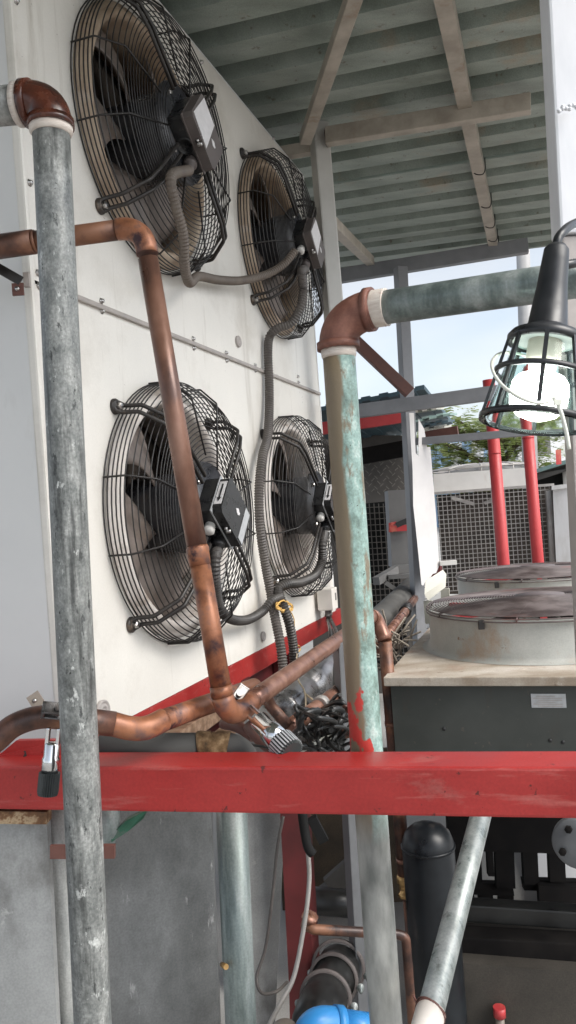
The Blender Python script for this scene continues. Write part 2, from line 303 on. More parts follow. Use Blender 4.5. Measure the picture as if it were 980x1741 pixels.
def paint_pipe():                       # the flaking green riser: brown on one side, teal on the other, red brushed on low down
    m = M('flaking_green', [(.34,(.13,.19,.165)),(.46,(.22,.32,.285)),(.56,(.29,.42,.385)),(.66,(.46,.55,.51))], 26, .45, .05, .5, (1.3,1.3,.8), dirt=[((.20,.17,.12),.57,.05,24,(1,1,.35)),((.50,.58,.54),.63,.03,34,(1,1,.3)),((.07,.08,.07),.665,.02,50)], fine=.2, nr=.72)
    nt = m.node_tree; nd = nt.nodes; L = nt.links; b = nd['Principled BSDF']; src = b.inputs['Base Color'].links[0].from_socket
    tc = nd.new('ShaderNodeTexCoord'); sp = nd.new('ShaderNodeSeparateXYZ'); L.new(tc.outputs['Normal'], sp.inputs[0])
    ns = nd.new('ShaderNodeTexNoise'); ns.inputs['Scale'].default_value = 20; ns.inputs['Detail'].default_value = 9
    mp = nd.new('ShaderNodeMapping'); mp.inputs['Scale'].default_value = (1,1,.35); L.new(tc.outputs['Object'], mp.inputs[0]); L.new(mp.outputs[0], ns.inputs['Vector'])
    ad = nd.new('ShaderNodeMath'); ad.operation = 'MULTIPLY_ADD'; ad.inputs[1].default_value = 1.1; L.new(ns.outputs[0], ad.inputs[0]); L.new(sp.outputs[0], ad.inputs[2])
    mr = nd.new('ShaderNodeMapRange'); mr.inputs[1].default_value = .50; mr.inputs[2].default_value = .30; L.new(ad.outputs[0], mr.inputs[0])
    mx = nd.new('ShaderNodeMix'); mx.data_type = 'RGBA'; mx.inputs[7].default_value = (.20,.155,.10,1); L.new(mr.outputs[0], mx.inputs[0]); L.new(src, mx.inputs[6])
    # red brush strokes near z 0.95..1.15 world = local from pipe origin
    so = nd.new('ShaderNodeSeparateXYZ'); L.new(tc.outputs['Object'], so.inputs[0])
    n2 = nd.new('ShaderNodeTexNoise'); n2.inputs['Scale'].default_value = 24; n2.inputs['Detail'].default_value = 5; mp2 = nd.new('ShaderNodeMapping'); mp2.inputs['Scale'].default_value = (1,1,.6)
    L.new(tc.outputs['Object'], mp2.inputs[0]); L.new(mp2.outputs[0], n2.inputs['Vector'])
    zr = nd.new('ShaderNodeMapRange'); zr.inputs[1].default_value = 1.36; zr.inputs[2].default_value = 1.17; zr.inputs[3].default_value = -.06; zr.inputs[4].default_value = .09; zr.clamp = False
    L.new(so.outputs[2], zr.inputs[0])
    a2 = nd.new('ShaderNodeMath'); a2.operation = 'ADD'; L.new(n2.outputs[0], a2.inputs[0]); L.new(zr.outputs[0], a2.inputs[1])
    m2 = nd.new('ShaderNodeMapRange'); m2.inputs[1].default_value = .535; m2.inputs[2].default_value = .555; L.new(a2.outputs[0], m2.inputs[0])
    lt = nd.new('ShaderNodeMath'); lt.operation = 'GREATER_THAN'; lt.inputs[1].default_value = 1.135; L.new(so.outputs[2], lt.inputs[0])
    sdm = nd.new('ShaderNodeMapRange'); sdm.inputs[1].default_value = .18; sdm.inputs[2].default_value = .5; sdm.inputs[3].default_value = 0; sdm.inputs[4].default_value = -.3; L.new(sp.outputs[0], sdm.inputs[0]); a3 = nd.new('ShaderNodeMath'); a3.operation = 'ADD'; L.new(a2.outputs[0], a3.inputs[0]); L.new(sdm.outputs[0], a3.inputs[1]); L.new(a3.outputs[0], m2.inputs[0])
    mu = nd.new('ShaderNodeMath'); mu.operation = 'MULTIPLY'; L.new(m2.outputs[0], mu.inputs[0]); L.new(lt.outputs[0], mu.inputs[1])
    mx2 = nd.new('ShaderNodeMix'); mx2.data_type = 'RGBA'; mx2.inputs[7].default_value = (.48,.045,.035,1); L.new(mu.outputs[0], mx2.inputs[0]); L.new(mx.outputs[2], mx2.inputs[6])
    # bare galvanised below the beam
    z3 = nd.new('ShaderNodeMapRange'); z3.inputs[1].default_value = 1.10; z3.inputs[2].default_value = 1.02; L.new(so.outputs[2], z3.inputs[0])
    mx3 = nd.new('ShaderNodeMix'); mx3.data_type = 'RGBA'; gal = MT['galv_dull'].node_tree; nz = nd.new('ShaderNodeTexNoise'); nz.inputs['Scale'].default_value = 22; nz.inputs['Detail'].default_value = 8; L.new(mp.outputs[0], nz.inputs['Vector']); rz = nd.new('ShaderNodeValToRGB'); rz.color_ramp.elements[0].position = .36; rz.color_ramp.elements[1].position = .64; rz.color_ramp.elements[0].color = (.13,.135,.125,1); rz.color_ramp.elements[1].color = (.37,.37,.345,1); L.new(nz.outputs[0], rz.inputs[0]); L.new(rz.outputs[0], mx3.inputs[7]); L.new(z3.outputs[0], mx3.inputs[0]); L.new(mx2.outputs[2], mx3.inputs[6])
    L.new(mx3.outputs[2], b.inputs['Base Color'])
    return m
MT['flaking_green'] = paint_pipe()
def leaf_mat():
    m = MT['leaf']; nt = m.node_tree; nd = nt.nodes; L = nt.links; b = nd['Principled BSDF']; tr = nd.new('ShaderNodeBsdfTranslucent'); mx = nd.new('ShaderNodeMixShader'); mx.inputs[0].default_value = .5
    L.new(b.inputs['Base Color'].links[0].from_socket, tr.inputs[0]); L.new(b.outputs[0], mx.inputs[1]); L.new(tr.outputs[0], mx.inputs[2]); L.new(mx.outputs[0], nd['Material Output'].inputs[0])
leaf_mat()
def glass_mat():
    m = bpy.data.materials.new('lamp_glass'); m.use_nodes = True; nt = m.node_tree; nd = nt.nodes; L = nt.links
    b = nd['Principled BSDF']; b.inputs['Base Color'].default_value = (.82,.93,.90,1); b.inputs['Roughness'].default_value = .04
    b.inputs['Transmission Weight'].default_value = 1; b.inputs['IOR'].default_value = 1.2
    return m
MT['glass'] = glass_mat()
def emis(name, c, s):
    m = bpy.data.materials.new(name); m.use_nodes = True; b = m.node_tree.nodes['Principled BSDF']
    b.inputs['Base Color'].default_value = (.8,.8,.8,1); b.inputs['Emission Color'].default_value = (*c, 1); b.inputs['Emission Strength'].default_value = s
    return m
MT['bulb'] = emis('bulb', (1,.99,.96), 9.0)

# ================================================================== SETTING
b = MB(); b.box((0,30,-.05), (400,400,.1)); b.build('ground', MT['ground'], kind='structure')

# ================================================================== CABINET
tL, _ = WT(79, 850, 0); tR, _ = WT(541, 650, 0)
_, zT = WT(317, 60, 0); zS = .5543; zB = -.491
ST, FC, FZ = 1.0628, .283, (.022, 1.106)   # fan pitch, first fan's t, fan heights
RH = .348                                  # hole radius
DEP = .9
LBL = 'large white sheet metal condenser cabinet carrying the four caged fans'
cab = thing('condenser_cabinet', Wp((tL+tR)/2, -DEP/2, zB), LBL, 'condenser cabinet')
def holed_panel(z0, z1, fz):
    m = MB(); S = .44; th = .0
    ts = [tL+.012, FC-S, FC+S, FC+ST-S, min(FC+ST+S, tR-.02), tR]
    za, zb = fz-S, fz+S
    za = max(za, z0+.005); zb = min(zb, z1-.005)
    def quad(t0, t1, a, c):
        if t1-t0 > 1e-4 and c-a > 1e-4:
            m._f([m.bm.verts.new(Wp(t, 0, z)) for t, z in ((t0,a),(t1,a),(t1,c),(t0,c))])
    for i in (0, 2, 4):
        quad(ts[i], ts[i+1], z0, z1)
    for i, c in ((1, FC), (3, FC+ST)):
        quad(ts[i], ts[i+1], z0, za); quad(ts[i], ts[i+1], zb, z1)
        n = 72; inn = []; out = []; back = []
        for k in range(n):
            a = 2*PI*(k+.5)/n; dx, dy = math.cos(a), math.sin(a)
            lim = []
            if dx > 1e-9: lim.append((ts[i+1]-c)/dx)
            if dx < -1e-9: lim.append((ts[i]-c)/dx)
            if dy > 1e-9: lim.append((zb-fz)/dy)
            if dy < -1e-9: lim.append((za-fz)/dy)
            q = min(lim)
            inn.append(m.bm.verts.new(Wp(c+dx*RH, 0, fz+dy*RH))); out.append([c+dx*q, fz+dy*q])
        cor = [(ts[i],za),(ts[i+1],za),(ts[i+1],zb),(ts[i],zb)]
        for cx, cy in cor:                 # snap nearest ray to the corner
            k = min(range(n), key=lambda j: (out[j][0]-cx)**2+(out[j][1]-cy)**2); out[k] = [cx, cy]
        ov = [m.bm.verts.new(Wp(x, 0, y)) for x, y in out]
        for k in range(n): m._f([inn[k], inn[(k+1)%n], ov[(k+1)%n], ov[k]])
    bmesh.ops.remove_doubles(m.bm, verts=m.bm.verts[:], dist=1e-5)
    bmesh.ops.recalc_face_normals(m.bm, faces=m.bm.faces[:])
    for f in m.bm.faces:
        if f.normal.dot(N) < 0: f.normal_flip()
    return m
p = holed_panel(zS+.004, zT, FZ[1]).build('fan_panel', MT['white_panel'], cab, fix=False)
p = holed_panel(zB, zS-.004, FZ[0]).build('fan_panel', MT['white_panel'], cab, fix=False)
b = MB(); ax = (W, N, Z)
# corner trims (rounded vertical folds), end panels, top, back
b = MB(); b.box(Wp(tL+.008, -.009, (zB+zT)/2), (.016, .024, zT-zB+.02), ax, .006); b.build('corner_trim', MT['white_panel'], cab)
b = MB(); b.box(Wp(tR+.006, -.03, (zB+zT)/2), (.012, .066, zT-zB), ax, .003); b.build('corner_trim', MT['panel_end'], cab)
b = MB(); b.box(Wp(tL+.005, -DEP/2-.004, (zB+zT)/2), (.006, DEP-.03, zT-zB-.02), ax)
b.build('end_panel', MT['panel_end'], cab)
b = MB(); b.box(Wp(tR-.002, -DEP/2-.07, (zB+zT)/2), (.006, DEP-.02, zT-zB), ax); b.build('end_panel', MT['panel_end'], cab)
b = MB(); b.box(Wp((tL+tR)/2, -DEP/2, zT+.004), (tR-tL, DEP, .006), ax); b.build('top_panel', MT['panel_end'], cab)
b = MB(); b.box(Wp((tL+tR)/2, -DEP+.02, (zB+zT)/2), (tR-tL-.03, .02, zT-zB-.04), ax); b.build('back_panel', MT['coil'], cab)
b = MB(); b.box(Wp((tL+tR)/2, -.185, (zB+zT)/2), (tR-tL-.05, .03, zT-zB-.04), ax); b.build('coil', MT['coil'], cab)
b = MB(); b.box(Wp((tL+tR)/2, -.26, zS), (tR-tL-.05, .46, .01), ax); b.box(Wp(FC+ST/2, -.26, (zB+zT)/2), (.01, .45, zT-zB-.05), ax); b.build('divider', MT['coil'], cab)
b = MB(); b.box(Wp((tL+tR)/2, -DEP/2, zB+.006), (tR-tL-.02, DEP-.02, .006), ax); b.build('floor_pan', MT['panel_end'], cab)
b = MB(); b.box(Wp((tL+.05+tR)/2, .005, zS), (tR-tL-.05, .012, .013), ax, .003); b.build('seam_strip', MT['strip'], cab)
def screws(lst, r=.0058):
    for u, v in lst:
        t, z = WT(u, v, 0); o = Wp(t, 0, z)
        MB().lathe([(r*1.5,.0005),(r*1.5,.002),(r,.003),(r,.007),(r*.7,.0085),(0,.0088)], o, N, 6).build('screw', MT['screw'], cab)
screws([(172,512),(173,529),(328,576),(329,592),(384,600),(385,613),(433,621),(434,630),(64,464),(66,487),(50,311),(342,106),(27,2),(506,640),(507,650),(464,235),(280,540)])
for u, v, R in ((404,581,.021),(446,1082,.018),(173,1210,.028)):
    t, z = WT(u, v, 0)
    MB().lathe([(R,0),(R,.006),(R*.86,.0085),(R*.78,.005),(R*.62,.005),(R*.56,.008),(R*.42,.008),(R*.36,.005),(R*.2,.005),(0,.007)], Wp(t,.001,z), N, 28).build('hole_plug', MT['cap'], cab)
# red base rail under the cabinet
b = MB(); b.box(Wp((tL+tR)/2+.05, -.045, zB-.0385), (tR-tL+.14, .09, .073), ax, .003)
rail = tag(b.build('base_rail', MT['red']), 'red painted steel rail under the bottom edge of the white fan cabinet', 'rail')

# ================================================================== FANS
R1 = .375
PROF = [(R1,.003),(R1-.003,.066),(R1-.052,.122),(.118,.134)]
def pr(q, off=0):                        # point on guard profile at 0..1 of each segment
    return q
def guard_mesh():
    m = MB()
    def ring(r, h, w): m.tube([(r*math.cos(2*PI*k/72), r*math.sin(2*PI*k/72), h) for k in range(72)], w, 5, closed=True)
    for h in (.004,.015,.027,.039,.051,.063): ring(R1-.003*h/.066, h, .0021)
    for i in range(1, 6):
        f = i/5; ring(R1-.003-.049*f, .066+.056*f, .0018)
    r = R1-.052-.0175; 
    while r > .125:
        f = (R1-.052-r)/(R1-.052-.118); ring(r, .122+.012*f, .0015); r -= .0128
    for k in range(12):
        if k % 3 == 1: continue            # arms stand at 45, 135 ...
        a = PI/12+k*PI/6
        c, s = math.cos(a), math.sin(a)
        rin = .118 if k % 2 == 0 else .16
        P = [(r*c, r*s, h+.0045) for r, h in ((R1+.004,.0),(R1+.002,.066),(R1-.05,.1225),(rin,.1325))]
        m.tube(bendpath(P, .012, 4), .0027, 6)
    return m
def arm_mesh(a):
    m = MB(); c, s = math.cos(a), math.sin(a); tx, ty = -s, c
    e = .0135
    def pt(r, h, q): return Vector((r*c+tx*q, r*s+ty*q, h))
    P = []
    prof = [(.120,.146),(.275,.141),(R1-.043,.130),(R1+.010,.070),(R1+.014,.022)]
    side1 = [pt(r, h, e) for r, h in prof]; side2 = [pt(r, h, -e) for r, h in prof][::-1]
    foot = [pt(.401,.009,e*1.0), pt(.415,.008,0), pt(.401,.009,-e*1.0)]
    path = bendpath(side1, .02, 5)[:-1]+cr([side1[-1]]+foot+[side2[0]], 5)+bendpath(side2, .02, 5)[1:]
    m.tube(path, 0.0056, 8)
    return m
def foot_mesh(a):
    m = MB(); c, s = math.cos(a), math.sin(a)
    o = Vector((.400*c, .400*s, 0))
    m.lathe([(.021,.001),(.021,.006),(.019,.009),(.012,.0095),(.012,.013),(.0,.013)], o, (0,0,1), 20)
    return m
def bolt_mesh(a, r, h, s=.009):
    m = MB(); o = Vector((r*math.cos(a), r*math.sin(a), h))
    m.lathe([(s,0),(s,.010),(s*.7,.0125),(0,.013)], o, (0,0,1), 6, sm=False); return m
def shroud_mesh():
    m = MB(); m.lathe([(.362,.001),(.362,.004),(.350,.006),(.341,.018),(.333,.028),(.324,.031),(.316,.026),(.311,.012),(.309,-.02),(.309,-.15),(.313,-.15),(.313,-.01),(.330,-.006)], n=72); return m
def blade_mesh(k):
    m = MB(); a0 = 2*PI*k/5+.35
    def fn(s, c):
        r = .112+s*.190; ca = a0+.55*s*s-.1*s; half = .60-.08*s
        x = (c-.5)*2; a = ca+x*half
        h = -.055+x*(.050-.012*s)+.012*(1-x*x)
        return Vector((r*math.cos(a), r*math.sin(a), h))
    m.grid(fn, 8, 10, (0,0,-.005)); return m
def motor_mesh():
    m = MB(); m.lathe([(0,-.11),(.105,-.11),(.112,-.10),(.115,.02),(.120,.03),(.120,.088),(.112,.100),(.138,.103),(.141,.110),(.138,.119),(.06,.120),(.055,.128),(0,.128)], n=48); return m
# terminal box: local frame bx (long), by (short), up = local z
BA = math.radians(-42)
def box_pts(rot=0):
    a = BA+rot; return Vector((math.cos(a), math.sin(a), 0)), Vector((-math.sin(a), math.cos(a), 0))
def fan(t, z, label, dusty, upper, ang):
    o = thing('axial_fan', (0,0,0), label, 'fan', 'caged axial fans on the white cabinet')
    ORG[o.name] = Vector()
    MBs = shroud_mesh().build('inlet_ring', MT['shroud_dusty' if dusty else 'shroud_clean'], o)
    guard_mesh().build('wire_guard', MT['wire'], o)
    for i in range(4):
        a = PI/4+i*PI/2
        A = arm_mesh(a).build('mounting_arm', MT['arm'], o)
        foot_mesh(a).build('foot_washer', MT['arm'], A); bolt_mesh(a, .400, .012, .0095).build('bolt', MT['screw'], A)
        bolt_mesh(a, .113, .121, .009).build('bolt', MT['screw'], A)
    mo = motor_mesh().build('motor', MT['motor'], o)
    for k in range(5): blade_mesh(k+ang).build('blade', MT['blade'], o)
    # rivets on blades
    c = Vector((.004, -.012, -.004)); bx, by = box_pts(); zz = Vector((0,0,1))
    body = MB(); body.box(c+zz*.146, (.168,.124,.052), (bx,by,zz), .008); body.box(c+zz*.122, (.14,.10,.012), (bx,by,zz))
    body.lathe([(.026,0),(.026,.003),(.020,.003),(.020,.001),(0,.001)], c+zz*.146+(-by)*.0615, -by, 20)
    bo = body.build('terminal_box', MT['black_plastic'], o)
    lm = MT['dusty_plastic'] if upper else MT['black_plastic']
    l = MB(); hx, hy = .086, .064; k = .012
    poly = [(-hx+k,-hy),(hx-k,-hy),(hx,-hy+k),(hx,hy-k),(hx-k,hy),(-hx+k,hy),(-hx,hy-k),(-hx,-hy+k)]
    l.prism(poly, c+zz*.172, bx, by, zz, .030)
    li = l.build('lid', lm, bo)
    MB().box(c+zz*.171, (.175,.131,.005), (bx,by,zz), .002).build('gasket', MT['silver_label'] if not upper else MT['dusty_plastic'], bo)
    top = .2025
    if upper:
        MB().prism([(-.080,-.050),(.020,-.058),(.008,.058),(-.072,.058)], c+zz*top, bx, by, zz, .0012).build('label', MT['sticker'], li)
        e1, e2 = bx, by; ctr = (.036, .004)
    else:
        MB().prism([(.046,-.056),(.078,-.056),(.078,.056),(.046,.056)], c+zz*top, bx, by, zz, .0012).build('label', MT['silver_label'], li)
        ctr = (.006, .008)
    n = 14
    MB().prism([(ctr[0]+.013*math.cos(2*PI*q/n)*(1+.25*math.sin(q*2.1)), ctr[1]+.008*math.sin(2*PI*q/n)*(1+.2*math.cos(q*1.7))) for q in range(n)], c+zz*top, bx, by, zz, .0011).build('seal_sticker', MT['sticker'], li)
    # arrow sticker on the lid's long upper-left side (-bx end? the side facing up-left is -bx)
    if not upper:
        sd = -bx; o2 = c+zz*.187+sd*.0862
        MB().prism([(-.042,-.011),(.042,-.011),(.042,.011),(-.042,.011)], o2, by, zz, sd, .0008).build('arrow_label', MT['sticker'], li)
        ar = MB(); o3 = o2+sd*.0012
        ar.prism([(-.034,0),(-.018,.007),(-.018,.0028),(.032,.0028),(.032,-.0028),(-.018,-.0028),(-.018,-.007)], o3, by, zz, sd, .0006); ar.build('arrow_mark', MT['ink'], li)
    bolt_mesh(0,0,0,.005)
    sc = MB(); sc.lathe([(.006,0),(.006,.010),(.004,.013),(0,.013)], c-by*.069+zz*.188, zz, 10); sc.lathe([(.0045,0),(.0045,.008),(0,.009)], c+bx*-.01-by*.064+zz*.19, -by, 10); sc.build('lid_screw', MT['screw'], bo)
    # cable glands on the lower-left face (-by side), pointing down
    go = c+bx*.042-by*.062+zz*.146
    gd = (-by*.75+Vector((0,-1,0))*.5).normalized()
    MB().lathe([(.017,-.004),(.017,.006),(.020,.006),(.020,.018),(.014,.020),(.014,.034),(.011,.036),(0,.036)], go, gd, 12).build('cable_gland', MT['dusty_plastic' if upper else 'black_plastic'], bo)
    if not upper or t > .8:
        g2 = c-bx*.024-by*.062+zz*.146
        MB().lathe([(.015,-.002),(.015,.012),(.017,.013),(.017,.024),(.010,.030),(0,.030)], g2, -by, 14).build('blanking_plug', MT['gland_white'], bo)
    mw = Matrix.Identity(4)
    P = Wp(FC+t, 0, z)
    for r in range(3): mw[r][0] = W[r]; mw[r][1] = Z[r]; mw[r][2] = N[r]; mw[r][3] = P[r]
    o.matrix_world = mw
    return o, (mw @ go), (mw @ (go+gd*.036)), mw
fans = {}
fans['un'] = fan(0, FZ[1], 'caged fan high on the near side of the white cabinet, rust stained intake, grey lid', True, True, 0)
fans['uf'] = fan(ST, FZ[1], 'smaller looking caged fan at top far side, two conduits in its terminal box', True, True, .3)
fans['ln'] = fan(0, FZ[0], 'caged fan behind the slanting copper pipe, low and near, arrow sticker on box', False, False, .15)
fans['lf'] = fan(ST, FZ[0], 'caged fan half hidden behind the flaking green pipe, low and far', False, False, .45)

# ================================================================== CONDUITS
def conduit(name, pts, r, mat, label, cat='conduit', pitch=.010, group=None):
    path = resample(cr(pts, 14), pitch/2)
    b = MB(); b.tube(path, r*1.04, 16, rf=lambda i: 1.0 if i % 2 else .83, sm=False)
    return tag(b.build(name, mat), label, cat, group)
def gl(k): return fans[k][2]
pF = [gl('un'), WH(292,300,.17), WH(298,345,.17), WH(312,400,.16), WH(314,450,.13), WH(322,480,.10), WH(338,470,.05), WH(372,476,.05), WH(410,477,.06), WH(450,468,.10), WH(482,450,.15), WH(503,425,.19)]
conduit('flexible_conduit', pF, .0145, MT['conduit_dusty'], 'dusty brown corrugated conduit looping from the top near fan across to the next fan')
pG = [gl('uf'), WH(513,462,.18), WH(516,490,.17), WH(512,520,.16), WH(496,548,.12), WH(474,558,.07), WH(459,572,.03), WH(456,600,.025), WH(458,650,.025), WH(458,700,.03), WH(455,745,.04), WH(447,775,.045), WH(441,830,.045), WH(442,890,.045), WH(450,950,.045), WH(460,1005,.05), WH(467,1045,.075), WH(476,1090,.10), WH(481,1130,.11), WH(483,1180,.11), WH(484,1240,.11)]
conduit('flexible_conduit', pG, .0175, MT['conduit_grey'], 'long corrugated conduit dropping down the white panel between the fan columns')
pI = [gl('ln'), WH(367,945,.16), WH(366,985,.15), WH(372,1030,.11), WH(392,1052,.06), WH(420,1054,.05), WH(446,1040,.06), WH(462,1022,.08), WH(478,1014,.09)]
conduit('flexible_conduit', pI, .0158, MT['conduit_dark'], 'black corrugated conduit curving from the low near fan to the yellow tie')
pJ = [gl('lf'), WH(549,925,.15), WH(547,955,.14), WH(536,978,.13), WH(512,990,.12), WH(490,993,.10), WH(474,1003,.08), WH(482,1030,.10), WH(492,1060,.115), WH(499,1100,.12), WH(501,1150,.12), WH(503,1230,.12)]
conduit('flexible_conduit', pJ, .0180, MT['conduit_dark'], 'black conduit hooked under the far low fan and running down beside another', pitch=.010)
# twine
b = MB()
tw = []
for k in range(40):
    a = k*.62; tw.append(WH(484+12*math.cos(a)+3*math.sin(k*1.9), 1031+9*math.sin(a)*.9+3*math.cos(k*2.3), .10+.012*math.sin(k*1.1)))
b.tube(cr(tw, 3), .0028, 6)
b.tube(cr([WH(492,1036,.11), WH(500,1052,.11), WH(501,1075,.1), WH(504,1090,.1), WH(506,1100,.1)], 5), .002, 6)
tw = [WH(506+5*math.cos(k*1.3), 1103+6*math.sin(k*1.3), .1+.006*math.sin(k)) for k in range(14)]
b.tube(cr(tw, 3), .0022, 6)
tag(b.build('twine_tie', MT['twine']), 'yellow twine knotted around the conduits below the far low fan', 'twine')
b = MB(); b.tube(cr([WH(505,1106,.10), U(506,1150,2.3), U(518,1175,2.25), U(520,1205,2.2), U(514,1240,2.15), U(512,1275,2.1)], 6), .0026, 6)
b.tube(cr([U(520,1180,2.25), U(532,1190,2.2), U(545,1205,2.15)], 5), .003, 6)
tag(b.build('loose_string', MT['string']), 'pale loose string hanging down past the copper pipes', 'string')

# ================================================================== LEFT GALVANISED PIPE
def pipe_thing(name, loc, label, cat='pipe'): return thing(name, loc, label, cat)
A = U(87, 218, 1.28); Bq = U(159, 1760, 1.28); d = (Bq-A)/(A.z-Bq.z); Bq = A+d*A.z
t = pipe_thing('galvanised_pipe', Bq, 'tall mottled galvanised pipe in front of the red beam, glossy brown elbow on top')
b = MB(); b.tube([A+(Bq-A)*(k/24) for k in range(25)], .0297, 32)
b.build('riser', MT['galv'], t)
up = (A-Bq).normalized(); hd = (U(-160,186,1.33)-U(30,168,1.30)).normalized(); Hh = A+up*.043+hd*.03
MB().tube([Hh, Hh+hd*.3], .0300, 32).build('branch', MT['galv_dull'], t)
e = MB(); P = arc(A+up*.004, A+up*.043, A+up*.043+hd*.040, 12)
e.tube(P, .0345, 32); e.tube([P[0]-up*.003, P[0]+up*.010], .0372, 32); e.tube([P[-1]-hd*.010, P[-1]+hd*.003], .0372, 32)
e.build('elbow', MT['rust_dark'], t)
e = MB(); e.tube([A-up*.012, A-up*.006, A+up*.004], [.0305,.0345,.0345], 32); e.build('thread_tape', MT['tape'], t)
e = MB(); e.tube([P[-1]+hd*.003, P[-1]+hd*.016], .0345, 32); e.build('thread_tape', MT['tape'], t)

# ================================================================== RIGHT GREEN PIPE
A = U(576, 596, 1.5); Bq = U(661, 1800, 1.5); d = (Bq-A)/(A.z-Bq.z); Bq = A+d*A.z
t = pipe_thing('painted_pipe', Bq, 'upright pipe with flaking green paint, red smears and a pinkish rusty elbow')
b = MB(); b.tube([A+(Bq-A)*(k/30) for k in range(31)], .0308, 32); b.build('riser', MT['flaking_green'], t)
up = (A-Bq).normalized()
H0 = U(632, 526, 1.475); H1 = U(905, 486, 1.345); hd = (H1-H0).normalized()
MB().tube([H0, H0+hd*.12, H0+hd*.25, H0+hd*.44], .0308, 32).build('branch', MT['galv_under'], t)
e = MB(); P = arc(A+up*.004, A+up*.062, H0+hd*.002, 12)
e.tube(P, .0365, 32); e.tube([P[0]-up*.002, P[0]+up*.012], .0405, 32); e.tube([P[-1]-hd*.012, P[-1]+hd*.001], .0405, 32); e.build('elbow', MT['rust_pink'], t)
e = MB(); e.tube([A-up*.014, A-up*.010, A+up*.004], [.0312,.033,.034], 32); e.build('thread_tape', MT['tape'], t)
e = MB(); e.tube([H0+hd*(.003+.003*k) for k in range(10)], .0335, 28, rf=lambda i: 1+.04*(i % 2)); e.build('thread_tape', MT['tape'], t)

# ================================================================== COPPER PIPE A
c0, c1 = U(-90,430,1.62), U(222,384,1.60); c2 = U(245,388,1.59)
dn0, dn1 = U(252,440,1.59), U(380,1192,1.54)
vd = (dn1-dn0).normalized(); hd0 = (c0-c1).normalized()
el2 = U(387,1222,1.54)
h1, h2 = U(440,1183,1.66), U(636,1046,2.62); xd = (h2-h1).normalized()
t = thing('copper_pipe', dn1, 'slanting copper pipe crossing the low near fan, elbowed top and bottom', 'pipe')
b = MB(); b.tube([c0, U(-10,421,1.62)], .0225, 24); b.tube([U(60,410,1.61), U(200,391,1.60)], .0204, 24); b.build('pipe_run', MT['copper_dark'], t)
b = MB(); b.tube([U(-20,422,1.62), U(58,411,1.61)], .0245, 24); b.tube([U(56,411,1.61), U(62,410,1.61)], .0225, 24); b.build('coupling', MT['copper_dark'], t)
P = arc(U(200,390,1.60), U(246,383,1.595), U(251,432,1.59), 12)
e = MB(); e.tube(P, .0222, 24); e.build('elbow', MT['copper_hot'], t)
e = MB(); e.tube([dn0, dn0+(dn1-dn0)*.33, dn0+(dn1-dn0)*.655], .0204, 28); e.build('pipe_run', MT['copper'], t)
q = dn0+(dn1-dn0)*.66
e = MB(); e.tube([q-vd*.004, q+vd*.001, q+vd*.003, q+vd*.035], [.0206,.0222,.0226,.0214], 28); e.build('coupling', MT['copper_hot'], t)
e = MB(); e.tube([q+vd*.034, dn1], .0204, 28); e.build('pipe_run', MT['copper_hot'], t)
e = MB(); P = arc(dn1-vd*.01, el2+vd*.015, U(428,1192,1.63), 12); e.tube([dn1-vd*.03, dn1-vd*.011], .0222, 28); e.tube(P, .0222, 28); e.build('elbow', MT['copper_hot'], t)
e = MB(); e.tube([U(424,1195,1.625), h1, h1+(h2-h1)*.5, h2-xd*.03], .0204, 28); e.build('header_run', MT['copper_pale'], t)
e = MB(); vq = U(655,1090,2.60); P = arc(h2-xd*.03, h2+xd*.03, vq, 12); e.tube(P, .0232, 24); e.build('elbow', MT['copper_pale'], t)
v2 = U(688,1490,2.60)
e = MB(); e.tube([vq, vq+(v2-vq)*.5, v2], .0220, 24); e.build('drop_run', MT['copper_dark'], t)
dd = (v2-vq).normalized()
for f_ in (.34,.92): k = vq+(v2-vq)*f_; MB().tube([k, k+dd*.014], .0237, 24).build('coupling', MT['copper_pale'], t)
e = MB(); e.lathe([(.016,0),(.026,.006),(.026,.03),(.02,.034),(.02,.06),(.026,.064),(.026,.075),(.014,.08)], v2-dd*.01, dd, 8); e.tube([v2+dd*.03, v2+dd*.03+Vector((.05,-.01,.0))], .012, 8); e.tube([v2+dd*.045+Vector((.0,-.02,0)), v2+dd*.075+Vector((.06,-.02,.0))], .008, 8); e.build('valve', MT['brass'], t)
e = MB(); v3 = v2+dd*.08; e.tube(bendpath([v3, v3+dd*.5], .05), .012, 12); e.build('drop_run', MT['copper_dark'], t)

# ================================================================== COPPER PIPE B (low left)
pb = cr([U(-60,1300,1.36), U(-10,1262,1.38), U(25,1233,1.39), U(70,1219,1.40), U(120,1222,1.41)], 8)
t = thing('copper_pipe', U(120,1225,1.41), 'scorched copper pipe running level just above the red beam at left', 'pipe')
MB().tube(pb, .0205, 24).build('bend', MT['copper_dark'], t)
MB().tube([U(112,1221,1.41), U(195,1231,1.43)], .0222, 24).build('coupling', MT['copper_dark'], t)
MB().tube(cr([U(190,1230,1.43), U(222,1238,1.44), U(250,1237,1.45), U(278,1224,1.48)], 8), .0215, 24).build('bend', MT['copper_hot'], t)
MB().tube([U(272,1227,1.475), U(330,1206,1.56), U(392,1184,1.68), U(432,1168,1.85)], .0204, 24).build('pipe_run', MT['copper_hot'], t)

